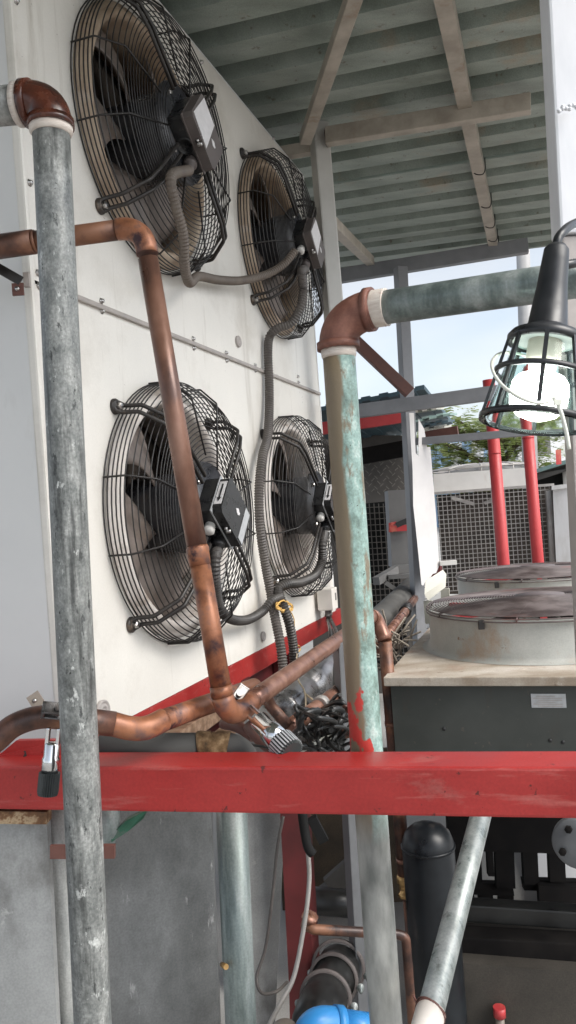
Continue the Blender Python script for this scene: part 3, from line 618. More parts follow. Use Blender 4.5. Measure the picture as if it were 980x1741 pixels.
# ================================================================== RED BEAM
fl, fr = U(-60,1303,1.535), U(1060,1305.5,1.262); ld = (fr-fl).normalized(); upn = Vector((0,0,1)); bk = Vector((-ld.y, ld.x, 0)).normalized()
if bk.y < 0: bk = -bk
t = thing('steel_beam', (fl+fr)/2, 'red painted square steel beam across the whole foreground', 'beam')
c = (fl+fr)/2+bk*.045-Z*.0415
b = MB(); b.box(c, ((fr-fl).length+.6, .09, .083), (ld, bk, ld.cross(bk)), .005); b.build('beam_body', MT['red'], t)
gp = [U(-40,1300,1.60), U(-40,1305,1.60), U(103,1304,1.57), U(103,1258,1.57), U(30,1258,1.58), U(8,1275,1.585)]
gp = [U(-60,1300,1.6), U(108,1300,1.56), U(108,1258,1.56), U(28,1259,1.58), U(-2,1284,1.59), U(-60,1287,1.6)]
b = MB(); b.loft(gp, [q+bk*.012 for q in gp]); b.build('gusset_plate', MT['red'], t)
b = MB(); q = U(40,1287,1.571); b.prism([(0,0),(.004,.008),(.002,.012),(.006,.012),(.008,.002)], q, ld, Z, -bk, .001); b.build('punched_hole', MT['ink'], t)

# ================================================================== CLAMPS
def clamp(top, joint, barrel_end, knob_end, label, knobmat, jaw, sc=1, stripes=None):
    t = thing('pipe_clamp', joint, label, 'clamp', None)
    ax_ = (knob_end-joint).normalized(); side = ax_.cross(Vector((0,1,0))).normalized()
    L1 = (barrel_end-joint).length; L2 = (knob_end-joint).length
    b = MB(); b.lathe([(0,L1*.30),(.013*sc,L1*.30),(.0155*sc,L1*.33),(.0155*sc,L1*.62),(.0175*sc,L1*.66),(.0175*sc,L1),(0,L1)], joint, ax_, 28); b.build('barrel', MT['chrome'], t)
    n = 28; kr = .0215*sc
    b = MB()
    prof = []
    pts = []
    for k in range(n*2):
        r = kr if k % 2 == 0 else kr*.88
        a = PI*k/n; e1 = side; e2 = ax_.cross(side)
        pts.append(e1*(r*math.cos(a))+e2*(r*math.sin(a)))
    A_ = [joint+ax_*(L1-.002)+p*1.0 for p in pts]; B_ = [joint+ax_*(L2-.006)+p*1.0 for p in pts]; C_ = [joint+ax_*L2+p*.92 for p in pts]
    b.loft(A_, B_); b.loft([q+ax_*.0002 for q in B_], C_)
    kn = b.build('ribbed_knob', knobmat, t)
    if stripes:
        b = MB()
        for k in range(n):
            a = 2*PI*k/n; e1 = side; e2 = ax_.cross(side); rd = e1*math.cos(a)+e2*math.sin(a)
            b.bar(joint+ax_*L1+rd*kr*.985, joint+ax_*(L2-.004)+rd*kr*.985, kr*.10, .0016, rd)
        b.build('grip_rib', stripes, kn)
    b = MB()                                # forked strap legs wrapping the pipe
    for sg in (-1, 1):
        b.bar(joint+side*.009*sg-ax_*.002, joint+side*.009*sg+ax_*L1*.36, .006, .012, Vector((0,1,0)), .0015)
    b.build('fork', MT['chrome'], t)
    b = MB(); jd = (jaw[1]-jaw[0]).normalized()
    up2 = (top-joint).normalized(); fw = jd.cross(up2).normalized()
    for sg in (-1, 1):
        b.bar(jaw[0]+fw*.011*sg, jaw[1]+fw*.011*sg, .005, .022, up2, .0015)
    b.bar(jaw[0]-fw*.013, jaw[0]+fw*.013, .022, .006, jd, .001)
    b.build('jaw', MT['steel_body'], t)
    b = MB(); b.tube([jaw[0]+jd*.014, jaw[1]-jd*.006], .0085, 16); b.tube([jaw[1]-jd*.01-fw*.02, jaw[1]-jd*.01+fw*.02], .006, 12); b.build('roller', MT['steel_body'], t)
    return t
clamp(U(92,1205,1.36), U(92,1240,1.34), U(84,1316,1.33), U(81,1352,1.33), 'chrome clamp with a black ribbed knob hanging over the red beam at left', MT['rib_grey'], (U(74,1207,1.37), U(108,1210,1.38)), .82)
clamp(U(410,1175,1.6), U(424,1208,1.58), U(476,1258,1.50), U(496,1281,1.48), 'chrome clamp with a striped grey knob slanting behind the red beam', MT['rib_grey'], (U(414,1172,1.62), U(400,1192,1.60)), 1.3, MT['silver_label'])

# small tin tag and rod on lower left panel
t = thing('tin_bracket', U(62,1190,1.70), 'small brown tin plate on a thin rod beside the left end of the cabinet', 'bracket')
q = U(62,1190,1.66); e1 = Vector((.80,.25,.45)).normalized(); nn = Vector((-.25,-.95,0)).normalized(); e2 = nn.cross(e1).normalized()
b = MB(); b.prism([(-.013,-.015),(.013,-.015),(.013,.015),(-.013,.015)], q, e1, e2, nn, .003); b.build('plate', MT['tin_tag'], t)
MB().lathe([(.004,0),(.004,.004),(0,.005)], q+nn*.004, nn, 10).build('rivet', MT['screw'], t)
MB().bar(U(68,1201,1.66), U(-10,1246,1.62), .004, .009, Z).build('rod', MT['strip'], t)
# black angle bracket on the end panel
t = thing('angle_bracket', U(20,480,1.70), 'black angle bracket bolted on the cabinet end under the upper copper pipe', 'bracket')
MB().bar(U(-20,446,1.68), U(36,478,1.69), .006, .020, Z).build('strap', MT['wire'], t)
q0 = U(31,492,1.69); MB().box(q0, (.024,.006,.026), None).build('foot_plate', MT['brown_steel'], t)
MB().lathe([(.005,0),(.005,.005),(0,.006)], q0-Vector((0,.003,0)), (0,-1,0), 8).build('bolt', MT['screw'], t)
MB().box(U(46,476,1.70), (.012,.012,.03)).build('cut_tab', MT['strip'], t)
# ================================================================== ROOF
RA = math.radians(18); RD = Vector((math.cos(RA), -math.sin(RA), -.040)).normalized(); RW = Vector((math.sin(RA), math.cos(RA), 0)); RN = RW.cross(RD).normalized()
if RN.z < 0: RN = -RN
ro = ray(913, 85); zr = 1.70
RP = CAM+ro*(zr/ro.z)                       # on the first overlap line
RP0 = RP.copy()
PITCH = .236
def Rp(a, w, h=0): return RP0+RD*a+RW*w+RN*h
def roof_sheet(i0, nr, lift, a0, a1):
    m = MB(); prof = []
    for k in range(nr):
        w = (i0+k)*PITCH
        prof += [(w,0),(w+.126,0),(w+.130,.068),(w+.226,.068),(w+.236,0)]
    prof += [((i0+nr)*PITCH+.03, 0)]
    q = []
    for p in prof:
        if not q or abs(p[0]-q[-1][0]) > 1e-6: q.append(p)
    A = [m.bm.verts.new(Rp(a0, w, h+lift)) for w, h in q]; B = [m.bm.verts.new(Rp(a1, w, h+lift)) for w, h in q]
    A2 = [m.bm.verts.new(Rp(a0, w, h+lift+.0015)) for w, h in q]; B2 = [m.bm.verts.new(Rp(a1, w, h+lift+.0015)) for w, h in q]
    for i in range(len(q)-1):
        m._f([A[i],A[i+1],B[i+1],B[i]]); m._f([A2[i],B2[i],B2[i+1],A2[i+1]])
    return m
rt = thing('canopy_roof', Rp(0, 1.2), 'corrugated grey green metal canopy roof overhead', 'roof')
for i, (i0, nr) in enumerate(((-20,4),(-16,4),(-12,4),(-8,4),(-4,4),(0,4),(4,4),(8,3))):  # rows behind the camera are unseen, added to keep sky light off the underside
    roof_sheet(i0, nr, .013*(i % 2) + .0, -3.4, .55).build('roof_sheet', MT['roof'], rt)
wEnd = 11*PITCH
def on_roof(u, v, h):                       # pixel -> point on plane h above the roof underside
    r = ray(u, v); D = (RP0+RN*h-CAM).dot(RN)/r.dot(RN); return CAM+r*D
def channel(a, b, w, hgt, mat, name, parent=None, lip=True):
    a, b = Vector(a), Vector(b); d = (b-a).normalized(); side = d.cross(RN).normalized()
    m = MB(); th = .003
    m.bar(a+side*(w/2), b+side*(w/2), th, hgt, RN)
    m.bar(a-RN*(hgt/2-th/2), b-RN*(hgt/2-th/2), w-th, th, RN); m.bar(a+RN*(hgt/2-th/2), b+RN*(hgt/2-th/2), w-th, th, RN)
    m.bar(a-side*(w/2)-RN*(hgt/2-.008), b-side*(w/2)-RN*(hgt/2-.008), th, .016, RN)
    return m.build(name, mat, parent)
pa, pb_ = on_roof(756, 0, -.036), on_roof(839, 414, -.036); dd = (pb_-pa).normalized()
t = thing('purlin', pb_, 'cream steel purlin running away under the canopy, right of centre', 'purlin')
channel(pa-dd*1.2, pb_+dd*.02, .055, .062, MT['cream_steel'], 'channel', t)
for k, f in enumerate((.30,.52,.70,.83,.93,.985)):
    q = pa+(pb_-pa)*f; sd = dd.cross(RN).normalized()*-1
    MB().tube(cr([q+sd*.02-RN*.034, q-RN*.044, q-sd*.025-RN*.044, q-sd*.036-RN*.02, q-sd*.036+RN*.034], 4), .003, 6).build('hook_bolt', MT['wire'], t)
# rafter beam, from beyond the column to a cut end
r0 = U(470, 262, 3.62); r1_ = U(555, 233, 3.56); r2_ = U(903, 176, 3.30)
t = thing('rafter', r2_, 'cream box rafter crossing below the purlin and ending in mid air', 'rafter')
b = MB(); b.bar(r1_, r2_, .05, .074, RN, .004); b.build('beam', MT['cream_steel'], t)
b = MB(); b.bar(U(440,268,3.68), U(530,252,3.66), .05, .05, RN, .003); b.build('stub', MT['cream_steel'], t)
# column
ct, cb = U(541, 206, 3.62), U(570, 560, 3.62); dv = (cb-ct)/(ct.z-cb.z); cb = ct+dv*ct.z
t = thing('roof_column', cb, 'pale steel column rising beside the far fans to the canopy', 'column')
b = MB(); b.bar(cb, ct, .076, .076, Vector((.3,-.95,0)), .008); b.build('shaft', MT['cream_post'], t)
b = MB(); b.bar(U(554,222,3.57), U(557,243,3.57), .012, .05, Vector((0,-1,0))); b.build('weld_tab', MT['brown_steel'], t)
# diagonal strut, top left
b = MB(); b.bar(U(626,-75,2.33), U(519,238,3.50), .05, .045, RN, .003); tag(b.build('strut', MT['cream_steel']), 'cream diagonal strut dropping from the canopy to the pale column top', 'strut')
# far edge beam
e0, e1_ = U(500, 482, 5.55), U(898, 418, 5.2)
b = MB(); b.bar(e0, e1_, .06, .095, RN, .004); tag(b.build('edge_beam', MT['grey_post']), 'grey edge beam along the far end of the canopy', 'beam')
b = MB(); b.bar(U(556,372,3.75), U(630,444,5.35), .055, .055, RN, .003); tag(b.build('strut', MT['cream_steel']), 'pale strut between the column and the far edge beam', 'strut')

# ================================================================== RIGHT WHITE POST
wl0 = U(932, 0, 1.62); wl1 = U(952, 398, 1.62); dv = (wl0-wl1)/(wl0.z-wl1.z)
off = Vector((.040, .025, 0))
t = thing('white_post', wl1+off, 'white painted square post at the right edge with a weld bead', 'post')
b = MB(); b.bar(wl1+off, wl1+off+dv*1.2, .08, .06, Vector((0,-1,0)), .006); b.build('shaft', MT['white_post'], t)
b = MB()
for k in range(9): b.lathe([(0,-.004),(.0045,-.001),(.004,.003),(0,.005)], U(951+4.0*k+2*math.sin(k*2.1), 186-2*k*.4+3*math.cos(k*1.7), 1.592), (0,-1,0), 8)
b.build('weld_bead', MT['white_post'], t)
lo = wl1+off-dv*.004; lob = lo-dv*lo.z
b = MB(); b.bar(lob+Vector((.002,.005,0)), lo+Vector((.002,.005,0)), .07, .05, Vector((0,-1,0)), .004); tag(b.build('steel_post', MT['cap']), 'dull grey brown steel post carrying the white post at right edge', 'post')

# ================================================================== WORK LAMP
LT, LB = U(947, 421, 1.08), U(911, 716, 1.06); la = (LB-LT).normalized(); LL = (LB-LT).length
def LPt(f): return LT+la*f
t = thing('work_lamp', LT, 'lit caged work lamp with black handle hanging at the right', 'lamp')
hl = LL*.47
b = MB(); b.lathe([(0,-.004),(.012,-.003),(.0165,.003),(.0178,.02),(.0205,hl*.5),(.0262,hl*.98),(.028,hl),(.046,hl+.008),(.0505,hl+.014),(.0505,hl+.022),(.046,hl+.023),(.044,hl+.016),(.02,hl+.012),(0,hl+.012)], LT, la, 40)
b.build('handle', MT['lamp_black'], t)
b = MB(); b.lathe([(.043,hl+.0205),(.036,hl+.019),(0,hl+.018)], LT, la, 32); b.build('reflector', MT['lamp_inner'], t)
c0r, c1r = hl+.018, LL
def rad(f): return .0495+(.0705-.0495)*((f-c0r)/(c1r-c0r))
e1 = la.cross(Vector((0,1,0))).normalized(); e2 = la.cross(e1)
cg = MB()
for f, hw in ((c0r+(c1r-c0r)*.42,.0032),(c1r,.0034)):
    r = rad(f)
    cg.lathe([(r,-hw),(r+.004,-hw),(r+.004,hw),(r,hw),(r,-hw)], LPt(f), la, 48)
for k in range(8):
    a = 2*PI*(k+.35)/8; dr = e1*math.cos(a)+e2*math.sin(a)
    cg.bar(LPt(c0r-.003)+dr*(rad(c0r)-.002), LPt(c1r)+dr*(rad(c1r)+.001), .0055, .004, dr)
cg.build('cage', MT['lamp_black'], t)
b = MB(); gs = []
f0, f1 = hl+.02, LL+.004
b.lathe([(.040,f0),(.043,f0+.01),(.056,f0+(f1-f0)*.6),(.0665,f1-.006),(.070,f1),(.069,f1+.001),(.0645,f1-.006),(.054,f0+(f1-f0)*.6),(.041,f0+.01),(.038,f0)], LT, la, 48); b.build('glass_shade', MT['glass'], t)
b = MB(); b.lathe([(.022,hl+.014),(.023,hl+.045),(.019,hl+.048),(.017,hl+.066),(0,hl+.066)], LT, la, 24); b.build('bulb_holder', MT['ceramic'], t)
b = MB(); fb = hl+.064
b.lathe([(.0165,fb),(.030,fb+.004),(.0365,fb+.012),(.0385,fb+.028),(.0365,fb+.044),(.027,fb+.056),(.012,fb+.062),(0,fb+.063)], LT, la, 32); bulb = b.build('bulb', MT['bulb'], t)
b = MB(); b.tube(cr([LT-la*.0+la*.002, LT-la*.012, U(958,394,1.09), U(975,381,1.13), U(1010,370,1.25), U(1050,372,1.4)], 8), .0062, 14); b.build('power_cable', MT['lamp_black'], t)
b = MB(); b.tube([LT+la*.028+e1*.0, U(985,446,1.12), U(1010,446,1.3)], .0062, 12); b.build('hook', MT['lamp_black'], t)
b = MB(); ctr = U(893, 650, 1.0); rr = .043
lp = []
for k in range(40):
    a = 2*PI*k/40; lp.append(U(891+54*math.cos(a)*1.0+8*math.sin(a), 642+40*math.sin(a)+16*math.cos(a), 1.03+.085*-math.sin(a)*.9))
b.tube(lp, .0022, 6, closed=True)
b.tube(cr([U(942,676,.962), U(948,686,.960), U(956,706,.958), U(964,738,.957), U(968,764,.957)], 4), .0024, 6); b.box(U(948,684,.957), (.009,.005,.007))
tag(b.build('cable_tie', MT['tie']), 'cream cable tie looped around the cage of the work lamp', 'cable tie')

# ================================================================== NEAR FLAT CONDENSER (bottom right)
CA = math.radians(18.5); cd = Vector((math.cos(CA), -math.sin(CA), 0)); cw = Vector((math.sin(CA), math.cos(CA), 0))
cc = U(652, 1152, 2.52); CZ = cc.z; 
def Cp(a, w, z): return Vector((cc.x, cc.y, CZ))+cd*a+cw*w+Z*z
t = thing('flat_condenser', Cp(.6, 1.2, -CZ), 'low grey condenser unit with two flat fan guards on its pale stained top', 'condenser unit')
cax = (cd, cw, Z)
CW, CLn = 1.3, 2.45
b = MB(); b.box(Cp(CW/2, CLn/2, -.014), (CW, CLn, .028), cax, .003); b.build('top_plate', MT['plate_top'], t)
b = MB(); b.box(Cp(CW/2, .036, -.19), (CW-.03, .012, .32), cax); b.build('front_panel', MT['side_grey'], t)
b = MB(); b.box(Cp(.03, CLn/2+.1, -.19), (.012, CLn-.2, .32), cax); b.build('side_panel', MT['side_grey'], t)
b = MB(); b.box(Cp(CW/2, CLn/2, -.352), (CW-.05, CLn-.1, .006), cax); b.build('floor_pan', MT['dark_frame'], t)
pc = U(933,1190,2.40); aa = (pc-Cp(0,0,0)).dot(cd); zz_ = pc.z-CZ
b = MB(); b.box(Cp(aa, .0285, zz_), (.100, .002, .042), cax); pl = b.build('data_plate', MT['silver_label'], t)
b = MB()
for k in range(6): b.box(Cp(aa-.002+.006*((k*7) % 3-1), .0268, zz_+.014-.006*k), (.055+.03*((k*5) % 3)/2, .001, .0022), cax)
b.build('print_line', MT['cap'], pl)
for u_, v_ in ((752,1246),(936,1249),(957,1250)):
    q = U(u_, v_, 2.45); a2 = (q-Cp(0,0,0)).dot(cd); MB().lathe([(.006,0),(.006,.001),(0,.001)], Cp(a2, .0295, q.z-CZ), -cw, 10).build('screw_hole', MT['ink'], t)
def flat_fan(u, v, zt, R):
    r = ray(u, v); q = CAM+r*((zt-HC)/r.z); q.z = 0
    q = Vector((q.x, q.y, 0)); base = Vector((q.x, q.y, CZ)); h = zt-CZ
    d_ = MB(); d_.lathe([(R+.03,.001),(R+.012,.006),(R,.018),(R-.004,h-.02),(R-.004,h-.006),(R-.012,h-.006),(R-.014,.03),(R-.05,-.02)], base, Z, 72)
    dr = d_.build('fan_drum', MT['fan_drum'], t)
    f = MB(); f.lathe([(R-.02,.012),(0,.012)], base, Z, 48); f.build('drum_floor', MT['black_mesh'], dr)
    gm = MB()
    nr = 34
    for k in range(nr):
        rr = .085+(R-.085)*(k/(nr-1)); hh = h+.006+.022*(1-(rr/R)**2)
        gm.tube([base+Vector((rr*math.cos(2*PI*j/80), rr*math.sin(2*PI*j/80), hh)) for j in range(80)], .0021, 4, closed=True)
    for hh in (h-.012, h-.002):
        gm.tube([base+Vector(((R+.006)*math.cos(2*PI*j/80), (R+.006)*math.sin(2*PI*j/80), hh)) for j in range(80)], .0026, 5, closed=True)
    for k in range(8):
        a = 2*PI*k/8+.3; cs, sn = math.cos(a), math.sin(a)
        gm.tube([base+Vector((rr*cs, rr*sn, hh)) for rr, hh in ((.08,h+.024),(.25,h+.018),(R*.9,h+.008),(R+.006,h+.0),(R+.006,h-.014))], .0035, 5)
    gm.build('fan_guard', MT['guard_wire'], dr)
    gm = MB(); gm.lathe([(.088,h+.0255),(.088,h+.029),(0,h+.029)], base, Z, 32); gm.build('hub_disc', MT['guard_wire'], dr)
    for k in range(5):
        a0 = 2*PI*k/5+.4; bl = MB()
        bl.grid(lambda s, c_: base+Vector(((.08+s*(R-.12))*math.cos(a0+(c_-.5)*.9+.35*s), (.08+s*(R-.12))*math.sin(a0+(c_-.5)*.9+.35*s), h-.055+(c_-.5)*.04)), 6, 6, (0,0,-.004)); bl.build('blade', MT['dark_frame'], dr)
    for k in range(3):
        a = k*PI/3+.25; e_ = Vector((math.cos(a), math.sin(a), 0))*(R-.016); MB().bar(base+Z*(h-.022)-e_, base+Z*(h-.022)+e_, .022, .012, Z).build('motor_arm', MT['red_post'], dr)
    for a in (-2.35, -1.0, .4, 2.0):
        MB().box(base+Vector(((R+.006)*math.cos(a), (R+.006)*math.sin(a), h-.022)), (.02,.012,.03), None, .002).build('guard_clip', MT['wire'], dr)
zt = HC-.400
flat_fan(919, 1023, zt, .412); flat_fan(915, 971, zt, .412)

# ================================================================== BEHIND: posts, rails, shed, far unit
def post(name, u0, v0, u1, v1, D, w, mat, label, cat='post', ground=True, group=None, bev=.004):
    a, b_ = U(u0, v0, D), U(u1, v1, D); dv = (b_-a)/(a.z-b_.z)
    e = a+dv*a.z if ground else b_
    m = MB(); m.bar(e, a, w, w, Vector((.3,-.95,0)), bev); return tag(m.build(name, mat), label, cat, group)
post('steel_post', 681, 455, 712, 1045, 5.25, .072, MT['grey_post'], 'blue grey post under the far edge beam, left of the white board')
def rail_(a, b_, w, h, mat, label, name='cross_rail', cat='rail'):
    m = MB(); m.bar(a, b_, w, h, Z, .003); return tag(m.build(name, mat), label, cat)
rail_(U(560,706,5.08), U(900,660,4.7), .05, .085, MT['grey_post'], 'upper grey cross rail in front of the shed roof')
rail_(U(706,751,5.12), U(1000,726,4.8), .04, .046, MT['grey_post'], 'thin lower grey cross rail right of the white board')
b = MB(); b.bar(U(596,572,5.1), U(697,668,5.1), .07, .075, Vector((0,-1,0)), .004); tag(b.build('brace', MT['brown_steel']), 'dark brown diagonal brace meeting the blue grey post', 'brace')
b = MB()
red_ps = []
def tube_post(u0, v0, u1, v1, D, r, label):
    a, b_ = U(u0, v0, D), U(u1, v1, D); dv = (b_-a)/(a.z-b_.z); e = a+dv*a.z
    t = thing('red_post', e, label, 'post', 'red posts in front of the far condenser')
    MB().tube([e, a], r, 24).build('shaft', MT['red_post'], t)
    w = a+(e-a)*.2; MB().tube([w, w+Vector((0,0,-.01))], r*1.06, 24).build('weld_collar', MT['red_post'], t)
tube_post(831, 646, 857, 965, 5.3, .040, 'red round post with a cut top standing left of its pair')
tube_post(888, 620, 916, 965, 5.6, .040, 'red round post faded to orange standing right of its pair')
# white board with torn lower edge
D = 5.0
bp = [(701,640+62),(709,702),(709,722),(724,745)]
def sheet(px, D, th, mat, name, label, cat, dD=0):
    x0 = px[0][0]
    P = [U(u, v, D+dD*(u-x0)) for u, v in px]
    m = MB(); m.loft(P, [q+Vector((.05,.99,0))*th for q in P]); return tag(m.build(name, mat), label, cat)
sheet([(696,702),(704,702),(707,770),(712,776),(712,712),(722,730),(726,760),(732,760),(742,880),(747,962),(742,974),(736,976),(731,984),(723,990),(720,996),(717,994),(708,905),(703,860),(702,800)], 5.0, .012, MT['board'], 'torn_board', 'tall white board with a ragged lower edge beside the blue grey post', 'board', .004)
# shed behind
def sheetbox(p0, p1, p2, p3, depth, mat): pass
t = thing('lean_to_shed', U(640,1100,6.2), 'dark lean-to shed with teal roof sheets and red fascia behind the posts', 'shed')
sd = Vector((math.cos(RA), -math.sin(RA), 0)); sw = Vector((math.sin(RA), math.cos(RA), 0))
def slab(P, th, mat, name):
    m = MB(); m.loft([Vector(q) for q in P], [Vector(q)+Z*th for q in P]); return m.build(name, mat, t)
# roof sheet: near edge line and far edge line
n0, n1 = U(480,712,5.6), U(722,664,5.45)
f0_, f1_ = n0+sw*1.7-Z*.10, n1+sw*1.7-Z*.10
m = MB(); nn = 16
for k in range(nn):
    x0, x1 = k/nn, (k+1)/nn
    hh = .010 if k % 2 else 0
    P = [n0+(n1-n0)*x0+Z*hh, n0+(n1-n0)*x1+Z*hh, f0_+(f1_-f0_)*x1+Z*hh, f0_+(f1_-f0_)*x0+Z*hh]
    m.loft(P, [q+Z*.03 for q in P])
m.build('roof_sheet', MT['teal_sheet'], t)
for i, (u0, v0, u1, v1, DD, mt) in enumerate(((704,690,748,682,5.60,'pale_sheet'),(702,702,742,696,5.66,'pale_sheet'),(706,718,766,706,5.72,'green_sheet'),(712,728,762,718,5.80,'teal_sheet'),(712,736,756,728,5.86,'pale_sheet'))):
    m = MB(); a, b_ = U(u0, v0, DD), U(u1, v1, DD)
    for k in range(5):
        q0 = a+(b_-a)*(k/5); q1 = a+(b_-a)*((k+1)/5); hh = .012*(k % 2)
        P = [q0+Z*hh, q1+Z*hh, q1+sw*.5+Z*(hh+.05), q0+sw*.5+Z*(hh+.05)]; m.loft(P, [q+Z*.016 for q in P])
    m.build('offcut_sheet', MT[mt], t)
m = MB(); m.bar(U(540,730,5.68), U(700,706,5.6), .06, .085, Z); m.build('fascia', MT['red_post'], t)
m = MB(); m.bar(U(690,692,5.72), U(724,684,5.7), .05, .09, Z); m.bar(U(716,744,5.9), U(779,733,5.8), .05, .075, Z); m.build('eave_beam', MT['brown_steel'], t)
m = MB(); m.bar(U(540,790,6.6), U(692,762,6.4), .06, .13, Z); m.build('lintel', MT['dark_frame'], t)
P0_ = U(540,1180,7.0); 
m = MB(); P = [U(520,740,7.1), U(700,740,6.9), U(724,1300,6.9), U(540,1300,7.1)]; m.loft(P, [q+sw*.05 for q in P]); wall = m.build('rear_wall', MT['dark_wall'], t)
m = MB()
for i in range(9):
    for j in range(9):
        u_, v_ = 612+i*10+(j % 2)*5, 764+j*9
        if u_ < 690:
            m.bar(U(u_, v_, 6.86), U(u_+5, v_+(5 if (i+j) % 2 else -5), 6.86), .006, .010, Vector((0,-1,0)))
m.build('woven_lattice', MT['lattice'], t)
m = MB(); P = [U(600,858,6.5), U(662,852,6.45), U(700,1140,6.45), U(600,1140,6.5)]; m.loft(P, [q+sw*.04 for q in P]); gr = m.build('dark_grille', MT['black_mesh'], t)
m = MB()
for k in range(14): m.bar(U(612+k*8, 856, 6.42), U(632+k*8, 1130, 6.42), .008, .006, Vector((0,-1,0)))
for k in range(28): m.bar(U(600, 864+k*10, 6.40), U(730, 858+k*10, 6.40), .006, .006, Z)
m.build('mesh_bars', MT['dark_wall'], gr)
c_ = thing('grey_cabinet', U(680,965,6.0), 'grey metal cabinet in the dark shed with a red open bracket', 'cabinet')
P = [U(660,834,6.0), U(700,832,5.98), U(710,964,5.98), U(667,966,6.0)]; m = MB(); m.loft(P, [q+sw*.25 for q in P]); m.build('cabinet_body', MT['grey_box'], c_)
P = [U(654,836,6.05), U(661,834,6.0), U(668,966,6.0), U(661,962,6.05)]; m = MB(); m.loft(P, [q+sw*.2 for q in P]); m.build('door_edge', MT['grey_post'], c_)
m = MB(); m.bar(U(663,899,5.95), U(698,897,5.93), .03, .045, Z); m.bar(U(665,889,5.95), U(665,905,5.95), .02, .03, sd); m.bar(U(697,884,5.93), U(698,904,5.93), .02, .03, sd); m.bar(U(665,891,5.95), U(674,889,5.95), .03, .02, Z); m.build('bracket', MT['red_post'], c_)
m = MB(); m.bar(U(674,893,5.94), U(695,884,5.93), .03, .04, Z); m.build('slot', MT['ink'], c_)
# clutter of bars by cabinet
b = MB(); b.bar(U(640,988,5.6), U(674,968,5.9), .05, .055, Z); b.bar(U(660,981,5.7), U(705,978,5.7), .05, .03, Z); b.bar(U(655,990,5.65), U(682,1008,5.65), .04, .03, Z); b.bar(U(672,968,5.9), U(702,966,5.9), .05, .06, Z)
tag(b.build('scrap_bars', MT['grey_box']), 'jumble of grey scrap bars below the grey cabinet', 'scrap')
b = MB(); b.tube(cr([U(560,1130,3.4), U(610,1090,3.9), U(645,1055,4.5), U(680,1020,5.2), U(704,995,5.8)], 6), .075, 20); tag(b.build('lagged_pipe', MT['insul']), 'thick dark lagged pipe running back behind the green pipe', 'pipe')
t2 = thing('copper_pipe', U(665,1075,3.6), 'thin pale copper pipe beside the thick lagged pipe at the back', 'pipe')
MB().tube([U(640,1105,3.3), U(692,1036,4.6), U(705,1018,5.0)], .025, 18).build('pipe_run', MT['copper_pale'], t2)
MB().tube([U(688,1041,4.5), U(693,1034,4.62)], .034, 18).build('pipe_strap', MT['wire'], t2)
P = [U(722,1010,4.6), U(752,990,4.7), U(758,998,4.7), U(728,1021,4.6)]; m = MB(); m.loft(P, [q+Vector((.02,.05,.07)) for q in P]); m.bar(U(728,1021,4.62), U(731,1060,4.62), .02, .05, cd); m.bar(U(757,1000,4.7), U(758,1030,4.7), .02, .05, cd)
tag(m.build('tin_tray', MT['pale_sheet']), 'bent white tin tray lying beside the round fan drum', 'tray')
P = [U(733,962,5.3), U(748,955,5.3), U(751,992,5.3), U(735,1010,5.3)]; m = MB(); m.loft(P, [q+sw*.1 for q in P]); tag(m.build('rusty_plate', MT['red_dark']), 'rust red plate below the ragged white board', 'plate')
b = MB(); b.box(U(762,957,5.2), (.11,.04,.03), None, .003); tag(b.build('white_bracket', MT['unit_white']), 'short white bracket on the mesh beside the white board', 'bracket')
# dry weeds
b = MB()
for k in range(45):
    s = U(random.uniform(655,690), random.uniform(1090,1140), random.uniform(2.9,3.4)); e = s+Vector((random.uniform(-.12,.12), random.uniform(-.1,.1), random.uniform(-.05,.16)))
    b.tube([s, (s+e)/2+Vector((random.uniform(-.02,.02),0,random.uniform(-.01,.03))), e], .004, 4)
o_ = b.build('dry_weeds', MT['straw'], kind='stuff'); tag(o_, 'tangle of dry grey weeds between the pipes and the flat condenser', 'weeds')

# far condenser
D = 7.0
fu = thing('far_condenser', U(840,1000,D), 'far pale condenser with a square wire mesh front and a wire top guard', 'condenser unit')
P = [U(737,800,D), U(945,785,D-.2), U(947,828,D-.2), U(738,838,D)]
P = [U(737,806,D), U(897,795,D-.15), U(899,828,D-.15), U(738,838,D)]; m = MB(); m.loft(P, [q+sw*1.2 for q in P]); m.build('header_box', MT['unit_white'], fu)
m = MB(); m.bar(U(736,839,D-.02), U(942,824,D-.22), .05, .022, Z); m.build('trim', MT['galv_wire'], fu)
P = [U(742,842,D+.05), U(938,828,D-.15), U(950,1010,D-.15), U(755,1010,D+.05)]; m = MB(); m.loft(P, [q+sw*.9 for q in P]); m.build('coil_body', MT['dark_coil'], fu)
m = MB()
for k in range(27): 
    u_ = 744+k*7.6; m.bar(U(u_, 840-k*.52, D-.03-k*.0075), U(u_+12, 1005, D-.03-k*.0075), .006, .005, Vector((0,-1,0)))
for k in range(22): m.bar(U(742+k*.6, 846+k*7.6, D-.04), U(940+k*.6, 832+k*7.6, D-.24), .005, .006, Z)
m.build('wire_mesh', MT['galv_wire'], fu)
m = MB(); m.bar(U(768,846,D-.06), U(806,857,D-.08), .02, .03, Z); m.bar(U(824,856,D-.06), U(850,844,D-.08), .02, .03, Z); m.build('cross_tie', MT['galv_wire'], fu)
m = MB(); m.tube([U(934,834,D-.3), U(943,1005,D-.3)], .028, 14); m.build('corner_tube', MT['galv_wire'], fu)
m = MB(); cx = U(816,797,D+.55); 
for k in range(9):
    r_ = .07+k*.052; m.tube([cx+Vector((r_*math.cos(2*PI*j/48), r_*math.sin(2*PI*j/48), .045*(1-(r_/.5)**2))) for j in range(48)], .006, 4, closed=True)
